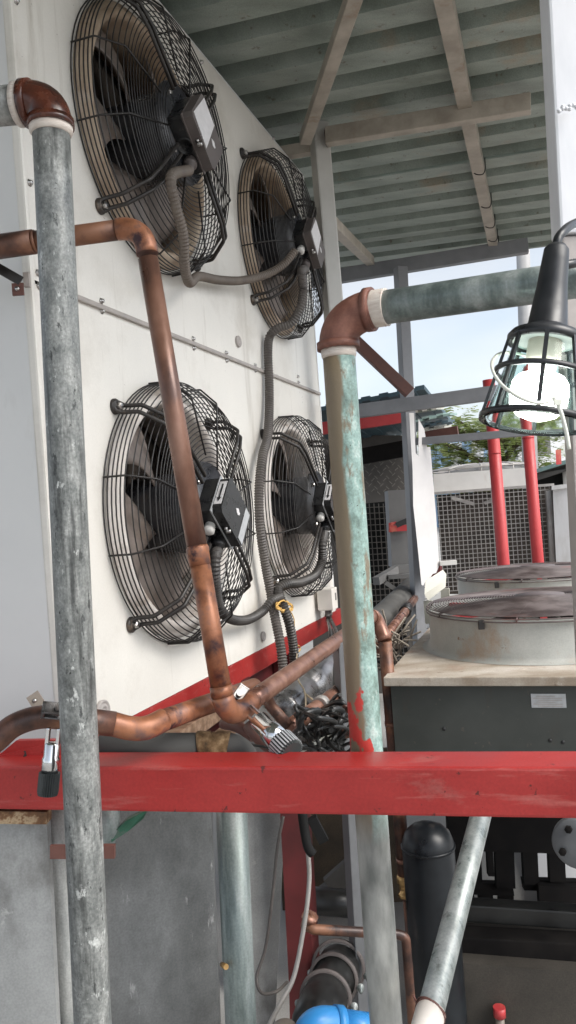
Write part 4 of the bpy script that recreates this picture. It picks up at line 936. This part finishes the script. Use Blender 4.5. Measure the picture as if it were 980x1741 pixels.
for k in range(10):
    a = 2*PI*k/10+.1; m.tube([cx+Vector((r_*math.cos(a), r_*math.sin(a), .045*(1-(r_/.5)**2)+.004)) for r_ in (.05,.2,.35,.48)]+[cx+Vector((.48*math.cos(a), .48*math.sin(a), -.07))], .008, 5)
m.tube([cx+Vector((.48*math.cos(2*PI*j/48), .48*math.sin(2*PI*j/48), -.07)) for j in range(48)], .008, 4, closed=True)
m.build('top_guard', MT['galv_wire'], fu)
m = MB(); m.lathe([(.46,-.09),(.46,-.04),(.30,.0),(0,.015)], cx, Z, 32); m.build('fan_cowl', MT['grey_box'], fu)
P = [U(940,830,6.6), U(968,826,6.55), U(978,1000,6.55), U(948,1000,6.6)]; m = MB(); m.loft(P, [q+sw*.2 for q in P]); m.loft([q+Z*.0+Vector((0,-.01,0)) for q in (U(938,826,6.58), U(971,822,6.53), U(971,829,6.53), U(938,833,6.58))], [q+sw*.22 for q in (U(938,826,6.58), U(971,822,6.53), U(971,829,6.53), U(938,833,6.58))])
tag(m.build('grey_pillar', MT['panel_end']), 'pale grey square pillar right of the far condenser mesh', 'pillar')
# beige building with dark canopy at far right
t = thing('beige_building', U(1010,900,9), 'beige walled building with a dark green edged canopy at the far right', 'building')
P = [U(962,790,9), U(1120,790,8.5), U(1120,1000,8.5), U(968,1000,9)]; m = MB(); m.loft(P, [q+sw*3 for q in P]); m.build('wall', MT['beige_wall'], t)
P = [U(908,806,9.0), U(980,776,8.6), U(1080,770,8.3), U(1080,790,8.3), U(980,795,8.6), U(910,818,9.0)]; m = MB(); m.loft(P, [q+sw*2.5 for q in P]); m.build('canopy', MT['dark_wall'], t)
m = MB(); m.bar(U(906,803,8.97), U(1000,774,8.5), .05, .04, Z); m.build('canopy_edge', MT['green_sheet'], t)
P = [U(906,818,9.1), U(964,800,9.1), U(964,840,9.1), U(906,840,9.1)]; m = MB(); m.loft(P, [q+sw*1 for q in P]); m.build('dark_opening', MT['black_mesh'], t)
m = MB(); m.tube([U(961,795,8.9), U(963,830,8.9)], .03, 12); m.build('downpipe', MT['unit_white'], t)
m = MB(); P = [U(945,765,8.4), U(954,764,8.4), U(955,789,8.4), U(946,790,8.4)]; m.loft(P, [q+sw*.06 for q in P]); tag(m.build('red_box', MT['red_post']), 'small red box hanging at the canopy end of the beige building', 'box')
# far buildings
t = thing('white_building', U(1000,870,40), 'distant white building seen beyond the red posts', 'building')
c_ = U(960,790,40); m = MB(); m.box(Vector((c_.x+1.2,c_.y+3,3.0)), (7,6,6.2)); m.build('wall', MT['white_wall'], t)
for i in range(2):
    for j in range(2): m = MB(); m.box(Vector((c_.x-1.0+i*2.2, c_.y-.02, 2.2+j*1.9)), (.7,.12,1.0)); m.build('window', MT['grey_box'], t)
m = MB(); m.box(Vector((c_.x+1.2,c_.y+2.98,6.2)), (7.3,6.3,.25)); m.build('parapet', MT['white_wall'], t)
t = thing('blue_building', U(770,860,48), 'distant blue building glimpsed under the tree', 'building')
c_ = U(775,790,48); m = MB(); m.box(Vector((c_.x+1,c_.y+3,2.9)), (4,5,5.8)); m.build('wall', MT['blue_wall'], t)
for i in range(2): 
    m = MB(); m.box(Vector((c_.x+.2+i*1.3,c_.y+.46,4.0)), (.7,.12,2.2)); m.build('window', MT['white_wall'], t)
# concrete utility pole
m = MB(); a, b_ = U(888,380,9.5), U(897,650,9.5); dv = (b_-a)/(a.z-b_.z); m.tube([a+dv*a.z, a-dv*1.0], [.105,.075], 8); tag(m.build('utility_pole', MT['grey_concrete']), 'pale concrete utility pole behind the level galvanised pipe', 'pole')
# tree
def tree():
    t = thing('feathery_tree', U(850,860,15), 'light green feathery tree rising behind the red posts', 'tree')
    base = Vector((U(850,860,15).x, 15.6, 0)); m = MB()
    top = base+Vector((.3,0,2.9)); m.tube(cr([base, base+Vector((.1,0,1.0)), base+Vector((0,.1,1.9)), top], 5), .12, 8)
    tips = []
    for k in range(26):
        a = random.uniform(0, 2*PI); h = random.uniform(1.4, 2.8); L = random.uniform(.8, 1.9)
        s = base+Vector((.1,0,h)); e = s+Vector((math.cos(a)*L, math.sin(a)*L*.8, random.uniform(.15,.9)))
        mid = (s+e)/2+Vector((0,0,.15)); m.tube([s, mid, e], [.05,.03,.012], 6)
        tips += [(s*.4+e*.6), e, mid]
    m.build('trunk', MT['bark'], t)
    c = MB()
    for p in tips:
        for j in range(26):
            d = Vector((random.gauss(0,1), random.gauss(0,1), random.gauss(0,.28))); st = p+Vector((random.gauss(0,.30), random.gauss(0,.26), random.gauss(0,.12)))
            d.normalize(); L = random.uniform(.25,.5); sd_ = d.cross(Z).normalized()
            for q in range(8):                       # a pinnate frond
                x = st+d*(L*q/8)-Z*(.10*(q/8)**2)
                for sg in (-1, 1):
                    l = .075*(1-.5*abs(q/8-.5)); w = .019
                    y = x+sd_*sg*l+d*.02+Z*random.uniform(-.015,.01)
                    c._f([c.bm.verts.new(v) for v in (x-d*w*.5, x+d*w, y+d*w*.6, y-d*w*.5)])
    c.build('crown', MT['leaf'], t, fix=False)
tree()

# ================================================================== BETWEEN BEAM AND CABINET
b = MB(); t = thing('lagged_pipe', U(260,1262,1.62), 'grey lagged pipe with torn brown foam end lying just behind the red beam', 'pipe')
MB().tube([U(170,1270,1.60), U(345,1268,1.60)], .026, 24).build('jacket', MT['insul'], t)
m = MB(); P = [U(338+k*5,1268-1*math.sin(k),1.6) for k in range(11)]; m.tube(P, .0285, 24, rf=lambda i: 1+.05*math.sin(i*2.7)); m.build('torn_foam', MT['foam'], t)
m = MB(); m.tube(cr([U(383,1268,1.6), U(400,1272,1.6), U(414,1283,1.6), U(420,1298,1.6)], 5), [.0268]*6+[.0262]*10, 24); m.build('elbow', MT['insul'], t)
b = MB(); b.bar(Wp(.1,-.02,-.62), Wp(.78,-.02,-.60), .08, .05, Z, .004); tag(b.build('timber_baton', MT['wood']), 'weathered timber packing under the red rail of the cabinet', 'timber')
b = MB(); b.bar(Wp(.05,.04,-.69), Wp(.80,.02,-.67), .05, .035, Z, .004); tag(b.build('timber_baton', MT['wood']), 'lower thin timber strip beneath the packing under the cabinet', 'timber')
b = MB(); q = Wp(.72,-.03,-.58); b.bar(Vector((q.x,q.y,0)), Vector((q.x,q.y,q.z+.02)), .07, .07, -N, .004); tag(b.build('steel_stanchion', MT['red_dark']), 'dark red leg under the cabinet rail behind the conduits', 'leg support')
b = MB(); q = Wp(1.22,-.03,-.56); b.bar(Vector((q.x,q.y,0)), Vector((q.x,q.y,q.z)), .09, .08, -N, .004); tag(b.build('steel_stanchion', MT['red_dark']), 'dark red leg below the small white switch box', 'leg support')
b = MB(); b.box(Wp(.9,-.10,-.70), (.9,.05,.25), ax); tag(b.build('shade_backdrop', MT['red_dark']), 'added dark red backdrop standing in for shade beneath the cabinet', 'backdrop')  # added dark box, stands in for the shade below the rail
# switch box
t = thing('switch_box', WH(558,1020,.06), 'small ivory switch box beneath the far low fan', 'switch box')
q = WH(557,1018,.05); m = MB(); m.box(q, (.085,.07,.095), ax, .004); bx_ = m.build('case', MT['ivory'], t)
MB().box(q+N*.036+W*.012+Z*.008, (.014,.003,.032), ax).build('rocker', MT['grey_box'], t)
for k in (-1,1): MB().lathe([(.009,0),(.009,.02),(.012,.02),(.012,.03),(.007,.03),(.007,.05)], q+W*.02*k-Z*.047, -Z, 12).build('cable_gland', MT['dusty_plastic'], t)
b = MB(); b.tube(cr([q+W*.02-Z*.09, U(575,1085,2.62), U(572,1120,2.5), U(570,1160,2.35), U(572,1190,2.25), U(590,1220,2.1)], 6), .008, 8); b.tube(cr([q-W*.02-Z*.09, U(562,1075,2.65), U(560,1110,2.6)], 6), .006, 8)
tag(b.build('power_cable', MT['black_pipe']), 'black cables dropping from the ivory switch box', 'cable')
# copper branch (lower)
t = thing('copper_pipe', U(530,1220,2.0), 'short copper branch in a V shape below the level copper header', 'pipe')
MB().tube([U(452,1180,1.95), U(462,1202,1.93), U(492,1236,1.9)], .014, 16).build('pipe_run', MT['copper_dark'], t)
MB().tube([U(488,1240,1.9), U(540,1203,2.1), U(582,1170,2.25)], .0205, 18).build('pipe_run', MT['copper_pale'], t)
MB().tube([U(543,1201,2.1), U(549,1196,2.12)], .024, 18).build('wire_band', MT['galv_wire'], t)
# filter drier / silver cylinder
c0_, c1_ = U(478,1215,2.25), U(566,1128,2.75); cd_ = (c1_-c0_).normalized(); LC = (c1_-c0_).length
t = thing('filter_drier', c0_, 'shiny scuffed metal cylinder lying under the copper header', 'filter cylinder')
MB().lathe([(0,0),(.05,0),(.058,.02),(.058,LC*.35),(.048,LC*.38),(.048,LC*.42),(.060,LC*.44),(.062,LC*.6),(.062,LC*.86),(.052,LC*.9),(0,LC*.9)], c0_, cd_, 32).build('barrel', MT['steel_body'], t)
MB().lathe([(.052,LC*.9),(.066,LC*.91),(.066,LC*.95),(.058,LC*.955),(.058,LC*.98),(.066,LC*.985),(.066,LC*1.02),(0,LC*1.02)], c0_, cd_, 32).build('end_cap', MT['black_pipe'], t)
MB().lathe([(.05,LC*1.02),(.05,LC*1.15),(0,LC*1.15)], c0_, cd_, 24).build('end_stub', MT['galv_bright'], t)
MB().tube([c0_+cd_*LC*.5+Vector((-.05,-.03,.035)), c0_+cd_*LC*.5+Vector((-.07,-.05,.06))], .01, 10).build('port', MT['black_pipe'], t)
# cable coil
b = MB()
for k in range(30):
    cx_, cy_ = 556+random.uniform(-26,16), 1240+random.uniform(-18,16); ru, rv = random.uniform(18,50), random.uniform(8,30); tl = random.uniform(-1.2,1.2); dD = random.uniform(1.85,2.25); tw_ = random.uniform(.05,.25); a0 = random.uniform(0,6.28); ln = random.uniform(.55,1.0)*2*PI; w1, w2 = random.uniform(2,4), random.uniform(0,6)
    P = []
    for j in range(30):
        a = a0+ln*j/29; m_ = 1+.22*math.sin(a*w1+w2); x, y = ru*m_*math.cos(a), rv*m_*math.sin(a)
        P.append(U(cx_+x*math.cos(tl)-y*math.sin(tl), min(1292, cy_+x*math.sin(tl)+y*math.cos(tl)), dD+tw_*math.sin(a+w2)))
    b.tube(P, random.choice((.003,.004,.005,.007)), 8)
tag(b.build('cable_coil', MT['black_pipe']), 'messy coil of black cable heaped behind the red beam', 'cable coil')
b = MB()
for k in range(5):
    P = [U(587+9*math.cos(2*PI*j/24)+k*.8, 1222+22*math.sin(2*PI*j/24)+k*2.4, 1.95+.02*k+.03*math.sin(2*PI*j/24)) for j in range(24)]; b.tube(P, .0035, 6, closed=True)
tag(b.build('capillary_coil', MT['copper_dark']), 'small coil of thin brown tube beside the green pipe', 'coil')
b = MB(); b.tube(cr([U(512,1277,1.9), U(535,1263,1.92), U(570,1250,1.95)], 5), .006, 8); tag(b.build('plastic_rod', MT['tie']), 'cream plastic rod poking from the cable coil', 'rod')
b = MB(); b.tube(cr([U(432,1252,1.75), U(405,1236,1.78), U(380,1230,1.82)], 5), .013, 12); b.tube(cr([U(425,1235,1.75), U(450,1262,1.7), U(475,1275,1.68)], 5), .016, 12); tag(b.build('lever_arm', MT['brown_steel']), 'brown forked lever under the slanting chrome clamp', 'lever')
b = MB(); b.tube(cr([U(400,1250,1.7), U(420,1264,1.66), U(455,1271,1.62), U(480,1281,1.58)], 5), .003, 6); tag(b.build('thin_wire', MT['black_pipe']), 'thin black wire sagging behind the red beam near the foam', 'wire')
b = MB(); P = [U(398,1250,2.0), U(448,1252,2.0), U(470,1300,2.0), U(398,1300,2.0)]; b.loft(P, [q+Vector((.05,.3,0)) for q in P]); tag(b.build('grey_duct', MT['grey_box']), 'pale grey duct end below the clamp behind the beam', 'duct')
# steel strip behind green pipe
a_, b_ = U(586,1090,2.2), U(622,1741,2.2); dv = (b_-a_)/(a_.z-b_.z); 
b = MB(); b.bar(a_+dv*a_.z, a_, .055, .05, Vector((.3,-.95,0)), .003); tag(b.build('steel_post', MT['shade_grey']), 'flat grey post standing close behind the green pipe', 'post')

# ================================================================== BELOW THE BEAM
def panel(px, D, th, mat, name, label, cat, dD=0):
    return sheet(px, D, th, mat, name, label, cat, dD)
panel([(-80,1390),(80,1395),(100,1800),(112,2300),(-80,2300)], 1.56, .02, MT['concrete_sheet'], 'sheet_panel', 'pale grey sheet panel at the bottom left corner', 'panel', .0)
b = MB(); b.bar(U(-80,1384,1.545), U(84,1386,1.54), .03, .024, Z); tag(b.build('rusty_angle', MT['rust_rail']), 'flaking rusty angle iron under the left end of the red beam', 'angle iron')
a_, b_ = U(97,1330,1.62), U(120,1741,1.62); dv = (b_-a_)/(a_.z-b_.z)
b = MB(); b.tube([a_+dv*a_.z, a_], .024, 20); tag(b.build('galvanised_pipe', MT['galv_dull']), 'dull upright pipe mostly hidden behind the mottled one at left', 'pipe')
panel([(150,1350),(358,1350),(374,1741),(384,2300),(200,2300)], 1.82, .02, MT['sheet_metal'], 'sheet_panel', 'scuffed galvanised sheet panel below the beam, right of the mottled pipe', 'panel', .0006)
panel([(378,1350),(486,1350),(468,1741),(450,2300),(400,2300)], 2.2, .02, MT['concrete_sheet'], 'sheet_panel', 'brownish sheet panel between the dull pipe and the red leg', 'panel', .001)
a_, b_ = U(392,1340,1.75), U(410,1741,1.75); dv = (b_-a_)/(a_.z-b_.z)
b = MB(); b.tube([a_+dv*a_.z, a_], .0345, 28); tag(b.build('galvanised_pipe', MT['galv_under']), 'greenish galvanised pipe below the beam beside the grey sheets', 'pipe')
b = MB(); b.tube([U(378,1640,1.72), U(385,1644,1.70)], .006, 8); tag(b.build('bolt_end', MT['brass']), 'tiny brass bolt end in the dark gap between sheet and pipe', 'bolt')
t = thing('pipe_bracket', U(140,1447,1.36), 'red brown strap bracket behind the mottled galvanised pipe', 'bracket')
MB().bar(U(86,1448,1.42), U(118,1448,1.42), .006, .024, Z).build('strap', MT['brown_steel'], t)
MB().bar(U(118,1447,1.42), U(196,1447,1.42), .010, .023, Z).build('strap', MT['brown_steel'], t)
b = MB(); b.tube(cr([U(165,1340,1.66), U(180,1368,1.64), U(182,1400,1.62), U(172,1440,1.62)], 5), .026, 18); tag(b.build('rubber_hose', MT['galv_under']), 'grey hose bend tucked behind the mottled pipe under the beam', 'hose')
P = [U(188,1420,1.6), U(214,1396,1.62), U(252,1376,1.66), U(244,1392,1.66), U(220,1412,1.63), U(190,1432,1.6)]; b = MB(); b.loft(P, [q+Vector((0,.02,0)) for q in P]); tag(b.build('green_lever', MT['green_paint']), 'chipped green lever beside the mottled pipe below the beam', 'lever')
# red leg
a_, b_ = U(497,1340,2.15), U(514,1690,2.15)
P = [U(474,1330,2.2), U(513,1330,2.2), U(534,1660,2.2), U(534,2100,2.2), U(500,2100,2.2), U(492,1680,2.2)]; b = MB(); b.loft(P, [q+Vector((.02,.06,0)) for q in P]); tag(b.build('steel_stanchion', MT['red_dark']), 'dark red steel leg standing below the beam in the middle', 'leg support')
# cables by the leg
b = MB(); b.tube(cr([U(482,1388,2.05), U(472,1440,2.05), U(464,1520,2.05), U(452,1610,2.05), U(437,1660,2.03), U(445,1688,2.0), U(470,1686,2.0), U(488,1670,2.05)], 8), .0042, 8); tag(b.build('grey_cable', MT['conduit_grey']), 'thin grey cable looping across the brownish sheet panel', 'cable')
b = MB(); b.tube(cr([U(518,1400,2.0), U(524,1450,2.0), U(526,1500,2.0), U(518,1570,1.98), U(500,1660,1.95), U(475,1710,1.92), U(455,1750,1.9), U(440,1800,1.9)], 8), .0058, 8); tag(b.build('grey_cable', MT['galv_wire']), 'pale grey cable hanging down along the dark red leg', 'cable')
b = MB(); b.tube(cr([U(514,1380,1.98), U(518,1410,1.98), U(524,1440,1.97), U(532,1452,1.97)], 6), .012, 8); b.bar(U(530,1390,2.0), U(551,1430,2.0), .02, .025, Z); tag(b.build('cloth_strip', MT['black_mesh']), 'black rag strip tied at the top of the dark red leg', 'rag')
# plinth wall
P = [U(480,1330,3.4), U(800,1330,3.4), U(820,2200,3.4), U(480,2200,3.4)]; b = MB(); P = [Vector((U(470,1400,3.3).x,3.3,0)), Vector((U(690,1400,3.3).x,3.3,0)), Vector((U(690,1400,3.3).x,3.3,U(600,1300,3.3).z)), Vector((U(470,1400,3.3).x,3.3,U(600,1300,3.3).z))]
b.loft(P, [q+Vector((.0,.2,0)) for q in P]); tag(b.build('plinth_wall', MT['mud']), 'brown stained plinth wall in the shade behind the pump', 'wall')
b = MB(); b.tube([U(515,1530,2.7), U(640,1540,2.7)], .045, 20); tag(b.build('black_pipe', MT['black_pipe']), 'black level pipe behind the grey post below the beam', 'pipe')
P = [U(540,1520,2.9), U(600,1476,2.9), U(620,1482,2.9), U(620,1530,2.9)]; b = MB(); b.loft(P, [q+Vector((0,.05,0)) for q in P]); b.bar(U(555,1500,2.88), U(600,1460,2.88), .03, .03, Z); tag(b.build('scrap_plate', MT['dark_wall']), 'dark scrap plate leaning above the black level pipe', 'scrap')
t = thing('copper_pipe', U(600,1582,2.0), 'thin dull copper pipe running level behind the green pipe, turning down at right', 'pipe')
MB().tube(bendpath([U(534,1556,2.05), U(524,1570,2.05), U(530,1580,2.03), U(672,1588,2.1), U(690,1592,2.1), U(694,1640,2.1), U(706,1800,2.1)], .02, 6), .0128, 14).build('pipe_run', MT['copper_dark'], t)
MB().lathe([(.018,-.012),(.018,.012),(.022,.014),(.022,.024),(0,.024)], U(524,1570,2.05), Vector((.3,-.2,.9)), 8).build('fitting', MT['copper_pale'], t)
# pump coupling
p0_, p1_ = U(543,1722,1.9), U(578,1640,2.2); pd = (p1_-p0_).normalized(); LP_ = (p1_-p0_).length
t = thing('pump_coupling', p0_, 'black flanged pump coupling with bolted clamp rings at bottom centre', 'pump')
MB().lathe([(0,-.09),(.040,-.085),(.054,-.06),(.057,.0),(.057,LP_*.25),(.050,LP_*.28),(.050,LP_*.62),(.058,LP_*.66),(.058,LP_*.95),(.04,LP_),(0,LP_)], p0_, pd, 36).build('housing', MT['black_pipe'], t)
for f in (.28,.66,.92):
    r = .058 if f < .9 else .066
    rg = MB().lathe([(r,-.004),(r+.008,-.004),(r+.008,.006),(r,.006),(r,-.004)], p0_+pd*LP_*f, pd, 40).build('clamp_ring', MT['dusty_plastic'], t)
    e1 = pd.cross(Z).normalized()
    for sg in (-1, 1):
        q = p0_+pd*LP_*f+e1*sg*(r+.012)-Z*.015
        MB().lathe([(.010,0),(.010,.007),(.005,.008),(.005,.02),(0,.02)], q, (0,-1,-.2), 10).build('bolt', MT['galv_bright'], rg)
# blue pipe
t = thing('blue_pipe', U(575,1745,1.72), 'bright blue plastic pipe and elbow at the very bottom', 'pipe')
MB().tube(cr([U(520,1790,1.70), U(528,1755,1.70), U(545,1742,1.71), U(575,1742,1.73)], 6), .035, 24).build('elbow', MT['blue'], t)
MB().tube([U(568,1742,1.725), U(582,1743,1.73)], .038, 24).build('socket', MT['blue'], t)
MB().tube([U(580,1744,1.73), U(640,1752,1.76)], .033, 24).build('pipe_run', MT['blue'], t)
b = MB(); b.lathe([(0,0),(.025,.004),(.032,.02),(.03,.06),(.02,.1)], U(483,1742,1.72), (0,.1,-1), 14); tag(b.build('pvc_cap', MT['tin_tag']), 'grey plaster smeared cap left of the blue pipe', 'cap')
# receiver tank
t = thing('receiver_tank', U(732,1900,2.45), 'tall black receiver tank with a domed top behind the slanting pipe', 'tank')
q = U(728,1438,2.5); rb = .082
MB().lathe([(rb,-q.z),(rb,0),(rb*.98,.015),(rb*.86,.042),(rb*.6,.062),(rb*.25,.072),(0,.073)], q, Z, 40).build('shell', MT['tank'], t)
MB().lathe([(rb,-.004),(rb+.003,-.004),(rb+.003,.003),(rb,.003)], q, Z, 40).build('weld_seam', MT['tank'], t)
# slanting pipe
a_, b_ = U(822,1370,1.85), U(726,1745,1.36); dx = (b_-a_).normalized()
t = thing('slanting_pipe', b_, 'bright galvanised pipe slanting down to the lower right of centre', 'pipe')
MB().tube([a_-dx*.15, a_, b_+dx*.25], .0235, 28).build('pipe_run', MT['galv_bright'], t)
MB().tube([b_-dx*.03, b_+dx*.06], .026, 28).build('sleeve', MT['ivory'], t)
w = b_-dx*.035; e1 = dx.cross(Vector((0,1,0))).normalized(); e2 = dx.cross(e1)
m = MB()
for k in range(3): m.tube([w+dx*(.006*k)+dx*.008*math.sin(2*PI*j/20+k)+(e1*math.cos(2*PI*j/20)+e2*math.sin(2*PI*j/20))*.0262 for j in range(20)], .0014, 5, closed=True)
m.tube([w+e2*-.02+e1*-.015, w+e1*-.045+dx*.006-Z*.006], .002, 5); m.build('wire_tie', MT['brown_steel'], t)
# dark slotted frame under the flat condenser
D = 3.0
fr_ = thing('slotted_frame', U(880,1741,3.0), 'dark steel frame with narrow slots under the flat condenser', 'frame')
m = MB()
def dbox(u0, v0, u1, v1, D, th=.03):
    P = [U(u0,v0,D), U(u1,v0+(u1-u0)*.03,D), U(u1+3,v1+(u1-u0)*.03,D), U(u0+3,v1,D)]; m.loft(P, [q+Vector((0,th,0)) for q in P])
dbox(760,1380,1010,1446,3.0)
for u0, u1, v1 in ((760,818,1510),(828,838,1490),(842,874,1510),(889,914,1505),(933,960,1500)): dbox(u0,1438,u1,v1,3.02)
dbox(760,1500,872,1520,3.04); dbox(889,1496,1010,1514,3.04); dbox(916,1506,1010,1556,3.0)
for u0, u1 in ((760,806),(814,838),(848,873)): dbox(u0,1510,u1,1560,3.05)
dbox(902,1560,946,1574,2.97)
m.build('slot_plate', MT['dark_frame'], fr_)
m = MB(); m.bar(U(780,1545,2.65), U(1040,1562,2.55), .06, .058, Z, .006); m.build('cross_bar', MT['black_pipe'], fr_)
m = MB(); m.bar(U(770,1606,2.6), U(1040,1622,2.5), .08, .095, Z, .006); m.build('cross_bar', MT['dark_frame'], fr_)
t = thing('base_box', U(900,1741,2.5), 'brown grey metal box at the bottom right with a red capped stub', 'box')
P = [U(780,1637,2.5), U(1060,1660,2.4), U(1060,2300,2.4), U(800,2300,2.5)]; m = MB(); m.loft(P, [q+Vector((.05,.35,0)) for q in P]); m.build('box_body', MT['brown_box'], t)
m = MB(); m.tube([U(849,1712,2.45), U(850,1728,2.45)], .019, 16); m.build('red_cap', MT['red_post'], t)
m = MB(); m.tube([U(850,1728,2.45), U(853,1790,2.45)], .014, 16); m.build('stub', MT['tin_tag'], t)
# flanged pipe end at right
t = thing('pipe_flange', U(975,1432,2.3), 'round grey flange with bolts at the right edge under the beam', 'flange')
q = U(985,1432,2.3); nn_ = Vector((-.45,-.9,0)).normalized()
MB().lathe([(0,-.02),(.072,-.02),(.075,-.01),(.075,.012),(.070,.018),(.03,.02),(0,.02)], q, nn_, 36).build('disc', MT['shade_grey'], t)
for k in range(4):
    a = PI/4+k*PI/2+.3; e1 = nn_.cross(Z).normalized()
    MB().lathe([(.011,0),(.011,.010),(0,.012)], q+nn_*.02+(e1*math.cos(a)+Z*math.sin(a))*.05, nn_, 6, sm=False).build('bolt', MT['dark_frame'], t)
P = [Vector((.80,2.66,.02)), Vector((2.2,2.5,.02)), Vector((2.6,4.3,.03)), Vector((1.15,4.4,.03))]; b = MB(); b.loft(P, [q+Z*.03 for q in P]); tag(b.build('added_white_board', MT['white_wall']), 'added white board catching sun on the ground behind the dark slots at lower right', 'sheet')  # added on sunlit ground so the slot openings show bright

# ================================================================== CAMERA, LIGHT, WORLD
cam = bpy.data.cameras.new('camera'); co = bpy.data.objects.new('camera', cam); COL.objects.link(co)
cam.sensor_fit = 'VERTICAL'; cam.sensor_height = 36; cam.lens = F/1741*36; cam.clip_start = .05; cam.clip_end = 1000
mw = Matrix(((CR,SR,0,0),(0,0,-1,0),(-SR,CR,0,HC),(0,0,0,1)))
co.matrix_world = mw; SC.camera = co
w = bpy.data.worlds.new('World'); SC.world = w; w.use_nodes = True; nt = w.node_tree; nd = nt.nodes; L = nt.links
bg = nd['Background']; sky = nd.new('ShaderNodeTexSky'); sky.sky_type = 'NISHITA'; sky.sun_disc = False
EL, AZ = math.radians(44), math.radians(118)          # sun behind the camera on the right; azimuth clockwise from +Y
sky.sun_elevation = EL; sky.sun_rotation = AZ; sky.dust_density = 3; sky.air_density = 1.2; sky.ozone_density = 1.5
# thin high cloud mixed into the sky by direction
tc = nd.new('ShaderNodeTexCoord'); mp = nd.new('ShaderNodeMapping'); mp.inputs['Scale'].default_value = (1,1,2.5); L.new(tc.outputs['Generated'], mp.inputs[0])
ns = nd.new('ShaderNodeTexNoise'); ns.inputs['Scale'].default_value = 2.6; ns.inputs['Detail'].default_value = 7; L.new(mp.outputs[0], ns.inputs['Vector'])
mr = nd.new('ShaderNodeMapRange'); mr.inputs[1].default_value = .35; mr.inputs[2].default_value = .65; mr.inputs[3].default_value = .45; mr.inputs[4].default_value = .95; L.new(ns.outputs[0], mr.inputs[0])
bw = nd.new('ShaderNodeRGBToBW'); L.new(sky.outputs[0], bw.inputs[0])
sc_ = nd.new('ShaderNodeVectorMath'); sc_.operation = 'SCALE'; sc_.inputs[0].default_value = (1.30,1.37,1.47); L.new(bw.outputs[0], sc_.inputs['Scale'])
mx = nd.new('ShaderNodeMix'); mx.data_type = 'RGBA'; L.new(mr.outputs[0], mx.inputs[0]); L.new(sky.outputs[0], mx.inputs[6]); L.new(sc_.outputs[0], mx.inputs[7])
L.new(mx.outputs[2], bg.inputs['Color']); bg.inputs['Strength'].default_value = .12
sl = bpy.data.lights.new('sun', 'SUN'); so = bpy.data.objects.new('sun', sl); COL.objects.link(so)
sl.energy = 1.35; sl.angle = math.radians(36); sl.color = (1,.93,.82)
sdir = Vector((math.sin(AZ)*math.cos(EL), math.cos(AZ)*math.cos(EL), math.sin(EL)))
so.rotation_euler = (-sdir).to_track_quat('-Z', 'Y').to_euler(); so.location = sdir*20
vs = SC.view_settings; vs.view_transform = 'Standard'; vs.look = 'None'; vs.gamma = 1; vs.exposure = 1.0
SC.cycles.use_denoising = True
SC.cycles.max_bounces = 10; SC.cycles.transmission_bounces = 8; SC.cycles.transparent_max_bounces = 8
